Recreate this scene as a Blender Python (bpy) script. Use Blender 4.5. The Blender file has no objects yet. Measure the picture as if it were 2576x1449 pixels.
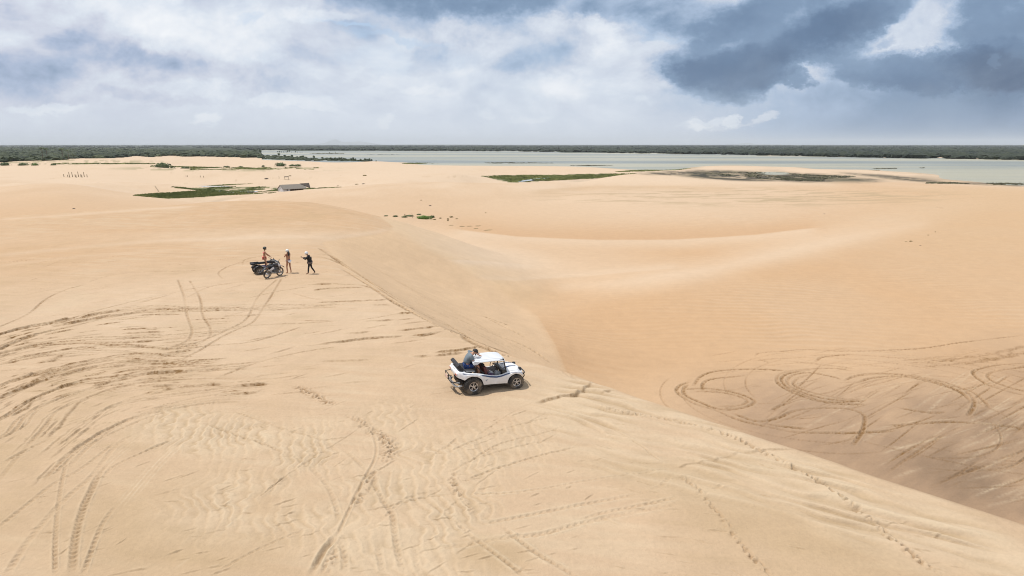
import bpy, bmesh, math, random
import numpy as np
from mathutils import Vector, Matrix
R = math.radians
SC = bpy.context.scene
COL = SC.collection

# ------------------------------------------------------------------ camera
CAM_H = 9.5
PITCH = 11.87
cd = bpy.data.cameras.new('camera')
cd.sensor_width = 36.0
cd.lens = 36.0 * 1718 / 2576
cd.clip_start = 0.1
cd.clip_end = 90000
cam = bpy.data.objects.new('camera', cd)
COL.objects.link(cam)
cam.location = (0, 0, CAM_H)
cam.rotation_euler = (R(90 - PITCH), 0, 0)
SC.camera = cam
SC.view_settings.view_transform = 'Standard'
SC.view_settings.look = 'None'
SC.view_settings.exposure = 0.0
SC.view_settings.gamma = 1.0
SC.view_settings.use_curve_mapping = False
SC.cycles.use_denoising = True
SC.cycles.denoising_prefilter = 'ACCURATE'
SC.cycles.denoising_input_passes = 'RGB_ALBEDO_NORMAL'
SC.cycles.filter_width = 1.05
SC.cycles.max_bounces = 6
SC.cycles.volume_bounces = 0
SC.cycles.diffuse_bounces = 3
SC.cycles.caustics_reflective = False
SC.cycles.caustics_refractive = False

FPX, CXP, CYP = 1718.0, 1288.0, 724.5
CA, SA = math.cos(R(PITCH)), math.sin(R(PITCH))

def ray(px, py):
    """direction of sight through a point of the survey grid (2576 wide)"""
    cx = (np.asarray(px, float) - CXP) / FPX
    cy = -(np.asarray(py, float) - CYP) / FPX
    return cx, CA + cy * SA, -SA + cy * CA

def on_level(px, py, z=0.0):
    dx, dy, dz = ray(px, py)
    t = (z - CAM_H) / dz
    return dx * t, dy * t

# ------------------------------------------------------------------ node helpers
class NT:
    def __init__(self, tree):
        self.t = tree
    def n(self, kind, **kw):
        nd = self.t.nodes.new(kind)
        for k, v in kw.items():
            setattr(nd, k, v)
        return nd
    def put(self, sock, v):
        if isinstance(v, bpy.types.NodeSocket):
            self.t.links.new(v, sock)
        elif v is not None:
            if hasattr(sock.default_value, '__len__') and not hasattr(v, '__len__'):
                v = (v,) * len(sock.default_value)
            elif hasattr(v, '__len__') and len(sock.default_value) == 4 and len(v) == 3:
                v = tuple(v) + (1.0,)
            sock.default_value = v
    def m(self, op, a, b=None, c=None, clamp=False):
        nd = self.n('ShaderNodeMath', operation=op, use_clamp=clamp)
        for i, v in enumerate((a, b, c)):
            if v is not None:
                self.put(nd.inputs[i], v)
        return nd.outputs[0]
    def vm(self, op, a, b=None, s=None):
        nd = self.n('ShaderNodeVectorMath', operation=op)
        self.put(nd.inputs[0], a)
        if b is not None: self.put(nd.inputs[1], b)
        if s is not None: self.put(nd.inputs['Scale'], s)
        return nd.outputs[0]
    def mix(self, f, a, b, mode='MIX'):
        nd = self.n('ShaderNodeMix', data_type='RGBA', blend_type=mode)
        self.put(nd.inputs[0], f); self.put(nd.inputs[6], a); self.put(nd.inputs[7], b)
        return nd.outputs[2]
    def noise(self, vec, scale, detail=4, rough=0.55, dist=0.0, out=0, typ=None):
        nd = self.n('ShaderNodeTexNoise')
        if typ: nd.noise_type = typ
        self.put(nd.inputs['Vector'], vec)
        nd.inputs['Scale'].default_value = scale
        nd.inputs['Detail'].default_value = detail
        nd.inputs['Roughness'].default_value = rough
        nd.inputs['Distortion'].default_value = dist
        return nd.outputs[out]
    def ramp(self, f, stops, interp='LINEAR'):
        nd = self.n('ShaderNodeValToRGB')
        nd.color_ramp.interpolation = interp
        e = nd.color_ramp.elements
        while len(e) < len(stops): e.new(0.5)
        for i, (p, c) in enumerate(stops):
            e[i].position = p
            if not hasattr(c, '__len__'): c = (c, c, c)
            e[i].color = tuple(c)[:3] + (1,)
        self.put(nd.inputs[0], f)
        return nd.outputs[0]
    def xyz(self, x, y, z):
        nd = self.n('ShaderNodeCombineXYZ')
        for i, v in enumerate((x, y, z)): self.put(nd.inputs[i], v)
        return nd.outputs[0]
    def sstep(self, v, lo, hi):
        nd = self.n('ShaderNodeMapRange', interpolation_type='SMOOTHSTEP')
        self.put(nd.inputs[0], v)
        nd.inputs[1].default_value = lo; nd.inputs[2].default_value = hi
        nd.inputs[3].default_value = 0; nd.inputs[4].default_value = 1
        return nd.outputs[0]

def s2l(r, g, b):
    f = lambda c: (c / 255 / 12.92) if c <= 10 else ((c / 255 + 0.055) / 1.055) ** 2.4
    return (f(r), f(g), f(b))

# ------------------------------------------------------------------ sun
SUN_ELEV, SUN_AZ = 66.0, -76.0         # azimuth measured from +Y, towards -X is negative
sd_ = bpy.data.lights.new('sun', 'SUN')
sd_.energy = 4.1
sd_.angle = R(1.2)
sd_.color = (1.0, 0.95, 0.87)
sun = bpy.data.objects.new('sun', sd_)
COL.objects.link(sun)
_sv = Vector((math.sin(R(SUN_AZ)) * math.cos(R(SUN_ELEV)), math.cos(R(SUN_AZ)) * math.cos(R(SUN_ELEV)), math.sin(R(SUN_ELEV))))
sun.rotation_euler = _sv.to_track_quat('Z', 'Y').to_euler()
sun.location = (-40, 40, 90)

# ------------------------------------------------------------------ sky
def build_world():
    w = bpy.data.worlds.new('World')
    SC.world = w
    w.use_nodes = True
    w.cycles.sampling_method = 'MANUAL'
    w.cycles.sample_map_resolution = 512
    t = NT(w.node_tree)
    w.node_tree.nodes.clear()
    out = t.n('ShaderNodeOutputWorld')
    bg = t.n('ShaderNodeBackground')
    sky = t.n('ShaderNodeTexSky', sky_type='NISHITA')
    sky.sun_disc = False
    sky.sun_elevation = R(SUN_ELEV)
    sky.sun_rotation = R(SUN_AZ)
    tc = t.n('ShaderNodeTexCoord')
    sp = t.n('ShaderNodeSeparateXYZ')
    t.put(sp.inputs[0], tc.outputs['Generated'])
    dx, dy, dz = sp.outputs
    ay = t.m('MAXIMUM', t.m('ABSOLUTE', dy), 0.18)
    X = t.m('DIVIDE', dx, ay)
    Z = t.m('DIVIDE', dz, ay)
    base = t.xyz(X, t.m('MULTIPLY', Z, 1.45), t.m('MULTIPLY', dy, 0.4))
    # warp of the cloud field
    wv = t.vm('SUBTRACT', t.noise(base, 4.5, 8, 0.68, out=1), (0.5, 0.5, 0.5))
    ws = t.n('ShaderNodeSeparateXYZ'); t.put(ws.inputs[0], wv)
    Xw = t.m('MULTIPLY_ADD', ws.outputs[0], 0.20, X)
    Zw = t.m('MULTIPLY_ADD', ws.outputs[1], 0.11, Z)
    def blob(px, py, rx, ry, rot, amp, soft=1.0, sharp=False):
        d = ray(px, py)
        x0, z0 = float(d[0] / d[1]), float(d[2] / d[1])
        c, s = math.cos(R(rot)), math.sin(R(rot))
        u = t.m('SUBTRACT', X if sharp == 2 else Xw, x0); v = t.m('SUBTRACT', Z if sharp == 2 else Zw, z0)
        uu = t.m('MULTIPLY_ADD', u, c * FPX / rx, t.m('MULTIPLY', v, s * FPX / rx))
        vv = t.m('MULTIPLY_ADD', v, c * FPX / ry, t.m('MULTIPLY', u, -s * FPX / ry))
        r2 = t.m('MULTIPLY_ADD', uu, uu, t.m('MULTIPLY', vv, vv))
        r = t.m('SQRT', r2)
        f = t.sstep(r, 1.0 + 0.45 * soft, 1.0 - 0.55 * soft)
        return t.m('MULTIPLY', f, amp)
    def total(lst):
        acc = None
        for b in lst:
            o = blob(*b)
            acc = o if acc is None else t.m('ADD', acc, o)
        return acc
    # brightness of cloud: negative = dark base, positive = lit
    dark = [(1940, 80, 280, 100, 20, -0.42, 0.6), (1850, 176, 150, 66, 8, -0.36, 0.5), (2060, 105, 170, 56, 26, -0.18, 0.8), (2180, 15, 180, 42, 28, -0.26, 0.8),
            (2560, 85, 175, 180, 0, -0.46, 0.7), (2400, 188, 360, 46, -4, -0.42, 0.6), (2560, 185, 190, 56, -6, -0.20, 0.5),
            (2340, 60, 150, 60, 45, -0.09, 1.0), (2008, 209, 36, 18, -8, -0.26, 0.6), (1925, 206, 50, 13, 0, -0.16, 0.8),
            (2205, 98, 32, 12, 14, -0.17, 0.8), (2220, 122, 30, 8, 14, -0.10, 0.8),
            (1330, -10, 480, 58, -3, -0.38, 0.9), (960, 60, 110, 40, 10, -0.08, 1), (1150, 60, 200, 36, -8, -0.10, 1),
            (10, 222, 150, 60, 0, -0.12, 1.0), (200, 150, 280, 60, 5, -0.13, 1.0), (540, 190, 160, 30, -10, -0.08, 1.0), (380, 170, 120, 40, -10, -0.06, 1),
            (330, 252, 200, 14, 0, -0.08, 0.9), (130, 30, 200, 50, 0, -0.09, 1.0), (830, 95, 110, 60, 10, -0.09, 1),
            (1085, 140, 40, 60, 5, -0.13, 0.8), (1340, 150, 110, 36, 4, -0.10, 0.9), (1430, 120, 110, 30, 20, -0.07, 1),
            (925, 197, 50, 16, 20, -0.07, 0.9), (1610, 85, 46, 12, 15, -0.10, 0.9)]
    light = [(380, 45, 130, 50, -20, 0.16, 0.8), (600, 60, 60, 60, 40, 0.08, 0.9), (480, 125, 160, 26, -10, 0.09, 1),
             (790, 35, 90, 20, 4, 0.13, 0.7), (720, 252, 110, 15, -2, 0.09, 0.6), (460, 235, 120, 14, 0, 0.07, 0.9), (640, 150, 90, 24, 20, 0.06, 0.9),
             (2300, 100, 170, 40, 32, 0.06, 0.9), (2050, 168, 130, 24, 8, 0.13, 0.8), (1815, 115, 60, 30, 25, 0.10, 0.9),
             (1530, 85, 60, 32, -20, 0.13, 0.8), (1480, 200, 180, 45, 0, 0.06, 1.0), (1230, 215, 260, 40, 0, 0.05, 1),
             (2478, 171, 25, 12, -6, 0.36, 0.5), (1720, 226, 70, 12, -6, 0.10, 0.8), (80, 272, 110, 12, 0, 0.12, 0.7), (1070, 238, 60, 10, 0, 0.07, 0.8)]
    small = [(1752, 306, 42, 13, 14, 0.17, 0.5), (1815, 300, 24, 17, 0, 0.24, 0.5), (1780, 317, 100, 7, 0, 0.10, 0.7), (1903, 302, 38, 13, 8, 0.18, 0.6),
             (515, 300, 44, 13, 6, 0.13, 0.7), (978, 292, 20, 9, 0, 0.08, 0.8), (1205, 286, 26, 9, 0, 0.07, 0.9), (1310, 296, 50, 9, 0, 0.07, 0.9), (1610, 252, 30, 9, 0, 0.06, .9)]
    n1 = t.noise(base, 4.2, 8, 0.60, 0.25)
    n1b = t.noise(t.vm('ADD', base, (-0.016, 0.034, 0.0)), 4.2, 8, 0.60, 0.25)
    n2 = t.noise(t.vm('ADD', base, (7.1, 3.3, 1.0)), 12.0, 5, 0.6, 0.2)
    hz = t.sstep(Z, 0.0, 0.11)           # texture of clouds fades to flat haze towards the horizon
    V = t.m('MULTIPLY', t.m('SUBTRACT', n1, 0.5), 0.42)
    V = t.m('ADD', V, t.m('MULTIPLY', t.m('SUBTRACT', n1, n1b), 1.05))
    V = t.m('ADD', V, t.m('MULTIPLY', t.m('SUBTRACT', n2, 0.5), 0.16))
    V = t.m('MULTIPLY', V, t.m('MULTIPLY_ADD', hz, 0.80, 0.12))
    V = t.m('ADD', V, total(dark))
    V = t.m('ADD', V, total(light))
    V = t.m('ADD', V, total(small))
    V = t.m('ADD', V, t.m('MULTIPLY_ADD', t.sstep(X, 0.05, -0.7), -0.02, 0.735))
    # rain veil low on the right
    V = t.m('SUBTRACT', V, t.m('MULTIPLY', t.m('MULTIPLY', t.sstep(X, 0.10, 0.65), t.sstep(Z, 0.14, 0.06)), 0.42))
    V = t.m('SUBTRACT', V, t.m('MULTIPLY', t.sstep(Z, 0.06, 0.0), 0.01))
    V = t.m('MULTIPLY_ADD', t.m('MAXIMUM', t.m('SUBTRACT', 0.34, V), 0.0), 0.60, V)
    cloud = t.ramp(V, [(0.0, s2l(74, 98, 130)), (0.22, s2l(100, 126, 158)), (0.36, s2l(130, 155, 185)), (0.50, s2l(168, 188, 214)),
                       (0.64, s2l(205, 214, 229)), (0.76, s2l(221, 229, 240)), (0.88, s2l(235, 240, 247)), (1.0, s2l(246, 249, 253))])
    left = t.sstep(X, 0.0, -0.65)
    cloud = t.mix(t.m('MULTIPLY', left, t.sstep(V, 0.8, 0.5)), cloud, t.mix(1.0, cloud, (1.05, 0.99, 0.99), 'MULTIPLY'))
    # gaps where blue air shows between the clouds
    gaps = [(860, 62, 70, 6, -8, 0.8, 0.9), (800, 50, 90, 12, -6, 0.25, 1), (980, 95, 130, 9, -6, 0.55, 1), (1690, 78, 60, 9, 4, 0.6, 1), (1000, 150, 190, 32, 0, 0.30, 1),
            (1660, 60, 80, 30, 0, 0.25, 1), (606, 46, 28, 14, 0, 0.45, 1), (1340, 130, 60, 22, 0, 0.16, 1), (700, 150, 60, 25, 0, 0.12, 1), (1750, 250, 160, 25, 0, 0.14, 1)]
    G = total(gaps)
    G = t.m('MULTIPLY', G, t.sstep(n2, 0.30, 0.62))
    G = t.m('ADD', G, t.m('MULTIPLY', t.sstep(n1, 0.52, 0.36), 0.14), clamp=True)
    # the clear air behind: Nishita sky, thinned to a pale blue by cirrus
    blue = t.vm('SCALE', sky.outputs[0], s=0.10)
    blue = t.mix(0.62, blue, s2l(196, 219, 248))
    c = t.mix(G, cloud, blue)
    t.put(bg.inputs[0], c)
    bg.inputs[1].default_value = 1.0
    t.t.links.new(bg.outputs[0], out.inputs[0])
build_world()

# ------------------------------------------------------------------ object helpers
def tag(o, label=None, cat=None, group=None, kind=None):
    if label: o['label'] = label
    if cat: o['category'] = cat
    if group: o['group'] = group
    if kind: o['kind'] = kind
    return o

def empty(name, loc=(0, 0, 0), rz=0.0):
    o = bpy.data.objects.new(name, None)
    COL.objects.link(o)
    o.location = loc
    o.rotation_euler = (0, 0, rz)
    o.empty_display_size = 0.3
    return o

def link_mesh(name, me, mat=None, parent=None):
    o = bpy.data.objects.new(name, me)
    COL.objects.link(o)
    if mat is not None:
        me.materials.clear(); me.materials.append(mat)
    if parent is not None: o.parent = parent
    return o

def np_mesh(name, verts, faces, smooth=True):
    """verts (n,3), faces (m,k) arrays"""
    me = bpy.data.meshes.new(name)
    verts = np.asarray(verts, np.float32); faces = np.asarray(faces, np.int32)
    k = faces.shape[1]
    me.vertices.add(len(verts)); me.vertices.foreach_set('co', verts.ravel())
    me.loops.add(faces.size); me.loops.foreach_set('vertex_index', faces.ravel())
    me.polygons.add(len(faces))
    me.polygons.foreach_set('loop_start', np.arange(0, faces.size, k, dtype=np.int32))
    me.polygons.foreach_set('loop_total', np.full(len(faces), k, np.int32))
    me.polygons.foreach_set('use_smooth', np.full(len(faces), smooth, bool))
    me.update(calc_edges=True)
    return me

def fattr(me, name, data):
    a = me.attributes.new(name, 'FLOAT', 'POINT')
    a.data.foreach_set('value', np.asarray(data, np.float32).ravel())

def dup(root, loc=None, rz=None, sc=None):
    r = root.copy(); COL.objects.link(r)
    if loc is not None: r.location = loc
    if rz is not None: r.rotation_euler = (0, 0, rz)
    if sc is not None: r.scale = sc if hasattr(sc, '__len__') else (sc, sc, sc)
    for ch in root.children:
        c = ch.copy(); COL.objects.link(c); c.parent = r
        for g in ch.children:
            d = g.copy(); COL.objects.link(d); d.parent = c
    return r

def mat(name, col, rough=0.6, metal=0.0, var=0.08, scale=8.0, bump=0.0, spec=0.5, coat=0.0, trans=0.0, dust=0.0):
    m_ = bpy.data.materials.new(name); m_.use_nodes = True
    t = NT(m_.node_tree); b = m_.node_tree.nodes['Principled BSDF']
    tc = t.n('ShaderNodeTexCoord').outputs['Object']
    n = t.noise(tc, scale, 5, 0.6)
    c = t.mix(n, tuple(max(0, x * (1 - var * 1.6)) for x in col), tuple(min(1, x * (1 + var * 1.6)) for x in col))
    if dust:
        dn = t.sstep(t.noise(tc, scale * 0.45, 6, 0.65), 0.42, 0.70)
        c = t.mix(t.m('MULTIPLY', dn, dust), c, (0.42, 0.33, 0.23))
    t.put(b.inputs['Base Color'], c)
    t.put(b.inputs['Roughness'], t.m('MULTIPLY_ADD', n, 0.2, rough - 0.1, clamp=True))
    b.inputs['Metallic'].default_value = metal
    b.inputs['Specular IOR Level'].default_value = spec
    b.inputs['Coat Weight'].default_value = coat
    if trans: b.inputs['Transmission Weight'].default_value = trans
    if bump:
        bp = t.n('ShaderNodeBump'); bp.inputs['Strength'].default_value = bump; bp.inputs['Distance'].default_value = 0.02
        t.put(bp.inputs['Height'], t.noise(tc, scale * 4, 5, 0.6)); t.put(b.inputs['Normal'], bp.outputs[0])
    return m_
# ================================================================== TERRAIN
Q = 1.0                                     # mesh density factor
_rng = np.random.RandomState(7)
_tab = _rng.rand(8, 256, 256)
def vnoise(x, y, k=0):
    """smooth value noise, -1..1"""
    T = _tab[k % 8]
    xi = np.floor(x).astype(np.int64); yi = np.floor(y).astype(np.int64)
    fx = x - xi; fy = y - yi
    fx = fx * fx * fx * (fx * (fx * 6 - 15) + 10); fy = fy * fy * fy * (fy * (fy * 6 - 15) + 10)
    x0 = xi & 255; x1 = (xi + 1) & 255; y0 = yi & 255; y1 = (yi + 1) & 255
    a = T[x0, y0]; b = T[x1, y0]; c = T[x0, y1]; d = T[x1, y1]
    return ((a + (b - a) * fx) * (1 - fy) + (c + (d - c) * fx) * fy) * 2 - 1
def fbm(x, y, o=4, k=0, g=0.5):
    s = 0.0; a = 1.0; n = 0.0
    for i in range(o):
        s = s + a * vnoise(x * 2 ** i + 13.7 * i, y * 2 ** i + 5.1 * i, k + i); n += a; a *= g
    return s / n
def sst(x, a, b):
    t = np.clip((x - a) / (b - a), 0, 1)
    return t * t * (3 - 2 * t)
WATER = -16.0
# ---- low ground and far dunes: (column, distance, row seen or None, height if no row)
CP = []
def cp(px, y, py=None, z=None):
    if z is None:
        cy = -(py - CYP) / FPX
        z = CAM_H + y * (-SA + cy * CA) / (CA + cy * SA)
    dep = y * CA + (CAM_H - z) * SA
    CP.append(((px - CXP) / FPX * dep / y, math.log(y), z))
for px in (-700, -200, 300, 900):
    for y in (5, 20, 50): cp(px, y, z=-9.0)
for px in (-900, -200, 300):
    cp(px, 90, z=-7.5)
# left columns
cp(-900, 130, z=-5.5); cp(-300, 130, z=-5); cp(0, 130, z=-5.2); cp(140, 135, z=-5.8); cp(300, 140, z=-6.6); cp(450, 145, z=-8); cp(620, 150, z=-9.3)
cp(-300, 190, 510); cp(0, 190, 505); cp(140, 195, 492); cp(300, 200, 505); cp(420, 200, 514); cp(550, 190, 522)
cp(-300, 250, 478); cp(0, 245, 475); cp(70, 250, 464.5); cp(140, 258, 461); cp(205, 258, 466); cp(325, 255, 486); cp(425, 245, 502); cp(540, 230, 515)
cp(-300, 310, z=-8); cp(0, 300, z=-8.5); cp(70, 320, 460); cp(140, 330, z=-10.3); cp(205, 330, 465); cp(270, 330, 478); cp(325, 318, 489)
cp(425, 300, z=-15.2); cp(540, 290, z=-15.4)
cp(0, 420, 446); cp(-300, 420, 446); cp(140, 410, 452); cp(200, 420, 450); cp(300, 420, 455); cp(270, 360, 463)
cp(400, 345, 489); cp(460, 350, 486); cp(360, 400, 460); cp(430, 392, 464); cp(480, 370, 475); cp(520, 372, z=-15.5); cp(400, 440, z=-15.2)
cp(-300, 560, 425); cp(0, 520, 424); cp(125, 540, 417.5); cp(225, 560, 416); cp(298, 570, 412.5); cp(390, 520, 424); cp(475, 500, 428); cp(640, 500, 428)
for px in (-300, 0, 150, 300): cp(px, 700, z=-14.8)
cp(390, 640, z=-15.3); cp(475, 640, z=-15.4); cp(640, 640, z=-15.4); cp(760, 620, 421)
cp(220, 900, 403); cp(350, 920, 399); cp(450, 1000, 399); cp(560, 1050, 399); cp(680, 900, 404); cp(60, 760, z=-14.5)
# the flats with the hut
for px in (540, 620, 700, 770): cp(px, 370, z=-15.5); cp(px, 420, z=-15.5)
cp(600, 330, z=-15.4); cp(700, 345, z=-15.0); cp(540, 460, 455)
cp(640, 460, 450); cp(760, 470, 448)
# broad dune in the middle
for px, r in ((694, 484), (794, 475), (894, 467), (1000, 460), (1100, 458), (1204, 460), (1290, 461)):
    cp(px, 300, r)
cp(1000, 345, z=-11); cp(1204, 350, z=-14.8); cp(880, 350, z=-13.5)
cp(700, 230, z=-9.2); cp(800, 220, 502); cp(1000, 220, 505); cp(1150, 220, 505); cp(900, 160, z=-10); cp(1000, 165, 551); cp(1070, 172, 551); cp(1160, 160, 565); cp(760, 120, z=-10)
cp(1150, 125, 600); cp(1060, 125, z=-8.8); cp(980, 120, z=-10)
cp(1000, 410, 452); cp(900, 440, 450); cp(1000, 600, 427); cp(850, 560, 432)
cp(850, 760, 413.5); cp(979, 800, 413); cp(1100, 640, 419); cp(1150, 460, 438); cp(760, 800, z=-15); cp(940, 960, 405.5); cp(1060, 900, z=-16.3)
cp(1204, 440, z=-15.3); cp(1288, 430, z=-15.4); cp(1400, 420, z=-15.4); cp(1500, 420, z=-15.4); cp(1600, 470, z=-15.1); cp(1220, 530, z=-15.1); cp(1300, 560, z=-15.3); cp(1400, 565, z=-15.3); cp(1500, 590, z=-15.2); cp(1290, 500, z=-15.4); cp(1450, 500, z=-15.4)
cp(1288, 360, z=-15.3); cp(1400, 350, z=-15.3)
cp(1288, 690, 418.5); cp(1438, 680, 419.5); cp(1560, 640, 430); cp(1288, 850, z=-16.2); cp(1438, 830, z=-16.3); cp(1568, 740, z=-16.3); cp(1180, 860, z=-16.1); cp(1120, 690, 420)
cp(1690, 640, 431.5); cp(1863, 770, 419.3); cp(1932, 740, 423); cp(1720, 760, z=-16.1); cp(1863, 930, z=-16.4); cp(1932, 840, z=-16.3)
cp(1763, 460, z=-15.5); cp(1850, 460, z=-15.6); cp(1980, 460, z=-15.6); cp(2100, 450, z=-15.5); cp(1700, 430, z=-14); cp(1780, 600, z=-15.4); cp(1870, 600, z=-15.4); cp(1950, 530, z=-15.5); cp(2060, 540, z=-15.5); cp(2180, 520, z=-15.5)
cp(1957, 630, 437); cp(2073, 660, 426.3); cp(2183, 650, 430); cp(2330, 590, 439.5); cp(2073, 780, z=-16.4); cp(2183, 740, z=-16.4); cp(2250, 690, z=-16.4); cp(2390, 620, z=-16.4)
cp(2245, 530, z=-15.4); cp(2250, 450, z=-15.2); cp(2395, 470, z=-15.6); cp(2576, 410, z=-15.5); cp(2576, 480, z=-16.4); cp(2420, 540, z=-16.4); cp(2900, 450, z=-16.3); cp(2300, 390, z=-14.6)
# dune with the two humps in front of the marsh
cp(1388, 310, 457); cp(1503, 335, 450); cp(1563, 345, 440); cp(1625, 350, 437); cp(1713, 350, 444.5); cp(1813, 340, 448); cp(1932, 330, 451); cp(2057, 320, 457)
cp(2132, 310, 456); cp(2270, 300, 459); cp(2400, 275, 467); cp(2576, 260, 472); cp(2900, 250, 476)
cp(1500, 240, 487); cp(1400, 225, 502); cp(1700, 250, 484); cp(1900, 240, 488); cp(2100, 230, 492); cp(2350, 220, 492)
cp(1450, 280, 478); cp(1625, 290, 468)
cp(1300, 128, 601); cp(1550, 126, 606); cp(1750, 128, 603); cp(1500, 170, 545); cp(1800, 170, 540); cp(1980, 140, 575)
cp(1180, 96, 668); cp(1400, 95, 672); cp(1600, 98, 662); cp(1800, 108, 635)
cp(1350, 84, 738); cp(1500, 77, 735); cp(1420, 72, 765); cp(1700, 78, 713); cp(1900, 88, 670); cp(2100, 105, 620); cp(2300, 120, 585)
cp(2300, 150, 545); cp(2576, 120, 580); cp(2576, 170, 525); cp(2900, 130, 560)
cp(1345, 70, 783); cp(1420, 61, 850); cp(1430, 53, 920); cp(1550, 62, 840); cp(1800, 68, 780); cp(2100, 80, 710); cp(2400, 84, 690); cp(2576, 88, 670); cp(2900, 90, 660)
cp(1700, 52, 930); cp(2000, 54, 900); cp(2300, 56, 880); cp(2576, 58, 860)
cp(1700, 46, z=-8.2); cp(2000, 45.5, 1000); cp(2300, 45, 1000); cp(2576, 46, 990); cp(2900, 46, 990)
cp(1900, 38, z=-8.6); cp(2100, 36, z=-8.8); cp(2576, 34, z=-9.2); cp(3000, 34, z=-9.2); cp(2200, 30, z=-9); cp(2576, 22, z=-9.5); cp(3000, 15, z=-9.5); cp(1500, 40, z=-9); cp(1300, 45, z=-9); cp(1100, 60, z=-9.5); cp(1150, 75, z=-9.5); cp(1000, 90, z=-9.5); cp(2000, 10, z=-9.5); cp(1300, 10, z=-9.5)
# lagoon bed and the far banks
for px in (900, 1288, 1700, 2100, 2576, 3000): cp(px, 1200, z=-18); cp(px, 760 if px > 1500 else 1000, z=-17.2)
CP = np.array(CP)
KX, KL = 2.6, 1.6
_P = np.c_[CP[:, 0] * KX, CP[:, 1] * KL]
def _phi(r2):
    return np.sqrt(r2 + 0.0016)
def _fit():
    d2 = ((_P[:, None] - _P[None]) ** 2).sum(-1)
    n = len(_P)
    A = np.zeros((n + 3, n + 3)); A[:n, :n] = -_phi(d2) + np.eye(n) * 0.004
    A[:n, n] = 1; A[:n, n + 1:] = _P; A[n:, :n] = A[:n, n:].T
    return np.linalg.solve(A, np.r_[CP[:, 2], 0, 0, 0])
_W = _fit()
# the coarse field is tabulated once and read back bilinearly
_GX = np.linspace(-2.4, 2.4, 420); _GL = np.linspace(math.log(4), math.log(1500), 420)
def _table():
    gx, gl = np.meshgrid(_GX * KX, _GL * KL, indexing='ij')
    o = _W[-3] + _W[-2] * gx + _W[-1] * gl
    for i in range(len(_P)):
        o += -_W[i] * _phi((gx - _P[i, 0]) ** 2 + (gl - _P[i, 1]) ** 2)
    return o
_T = _table()
def _cub(T, i, j):
    h, w = T.shape
    i = np.clip(i, 1, h - 2.001); j = np.clip(j, 1, w - 2.001)
    i0 = np.floor(i).astype(int); j0 = np.floor(j).astype(int)
    fi = i - i0; fj = j - j0
    def wts(f):
        return (-.5 * f ** 3 + f ** 2 - .5 * f, 1.5 * f ** 3 - 2.5 * f ** 2 + 1, -1.5 * f ** 3 + 2 * f ** 2 + .5 * f, .5 * f ** 3 - .5 * f ** 2)
    wi = wts(fi); wj = wts(fj); o = 0.0
    for a in range(4):
        r = 0.0
        for b in range(4):
            r = r + wj[b] * T[np.clip(i0 + a - 1, 0, h - 1), np.clip(j0 + b - 1, 0, w - 1)]
        o = o + wi[a] * r
    return o
SHORE_F = [(-300, 377), (340, 373.2), (600, 377.5), (1000, 379.5), (1288, 381), (1500, 384.5), (1800, 389), (2200, 396.5), (2576, 402.5), (3000, 410)]
def low_ground(x, y):
    ys = np.maximum(y, 4.0)
    i = (np.clip(x / ys, -2.4, 2.4) + 2.4) / 4.8 * 419
    j = (np.log(np.minimum(ys, 1500)) - _GL[0]) / (_GL[-1] - _GL[0]) * 419
    z = _cub(_T, i, j)
    X = x / ys
    # sand meets the wood on the left, the lagoon in the middle, the far bank behind
    zl = np.where(X < -0.36, -14.5, -17.5)
    z = z + (zl - z) * sst(y, 980, 1250)
    sy = np.interp(X, SHX, SHY)
    far = sst(y, sy, sy * 1.04)
    bank = -14.8
    return z + (bank - z) * far
_sh = [on_level(a, b, WATER) for a, b in SHORE_F]
SHX = np.array([a / b for a, b in _sh]); SHY = np.array([b for a, b in _sh])
# ---- the foreground dune, cut off by its brink
LIP = [(2576, 1319), (2400, 1262), (2217, 1203), (2007, 1129), (1850, 1078), (1717, 1034), (1551, 979), (1488, 957), (1400, 925), (1292, 894), (1218, 866),
       (1105, 820), (1041, 785), (992, 754), (942, 726), (875, 680), (825, 622)]
_lip = [tuple(float(v) for v in on_level(a, b, 0)) for a, b in LIP]
EDGE = [(60, -14), (34, 2), (22, 10.5)] + _lip + [(-19.6, 70.5), (-18.0, 74), (-14.6, 79.5), (-15.2, 86), (-18.5, 95), (-28, 105), (-47, 108), (-60, 99), (-72, 92), (-100, 90), (-190, 96)]
ROUND = [0.3] * 3 + [0.12] * (len(_lip) - 3) + [0.25, 0.5, 0.9] + [1.5, 1.8, 2.2, 3, 4.5, 6, 7, 7, 7, 7, 7]
def edge_sd(x, y):
    E = np.array(EDGE)
    best = np.full(x.shape, 1e18); rr = np.full(x.shape, .3)
    for i in range(len(E) - 1):
        a = E[i]; b = E[i + 1]; d = b - a; L2 = (d ** 2).sum()
        t = np.clip(((x - a[0]) * d[0] + (y - a[1]) * d[1]) / L2, 0, 1)
        qx = x - (a[0] + t * d[0]); qy = y - (a[1] + t * d[1])
        q = qx * qx + qy * qy
        u = q < best - 1e-9
        best = np.where(u, q, best)
        rr = np.where(u, ROUND[i] + t * (ROUND[i + 1] - ROUND[i]), rr)
    P = np.r_[E, [(-400, 96), (-400, -60), (60, -60)]]
    ins = np.zeros(x.shape, bool)
    for i in range(len(P)):
        a = P[i]; b = P[(i + 1) % len(P)]
        c = ((a[1] > y) != (b[1] > y))
        xx = (b[0] - a[0]) * (y - a[1]) / (b[1] - a[1] if b[1] != a[1] else 1e-9) + a[0]
        ins ^= c & (x < xx)
    d = np.sqrt(best)
    return np.where(ins, -d, d), rr
def smax(a, b, k):
    h = np.clip(0.5 + 0.5 * (a - b) / k, 0, 1)
    return b + (a - b) * h + k * h * (1 - h)
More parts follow.
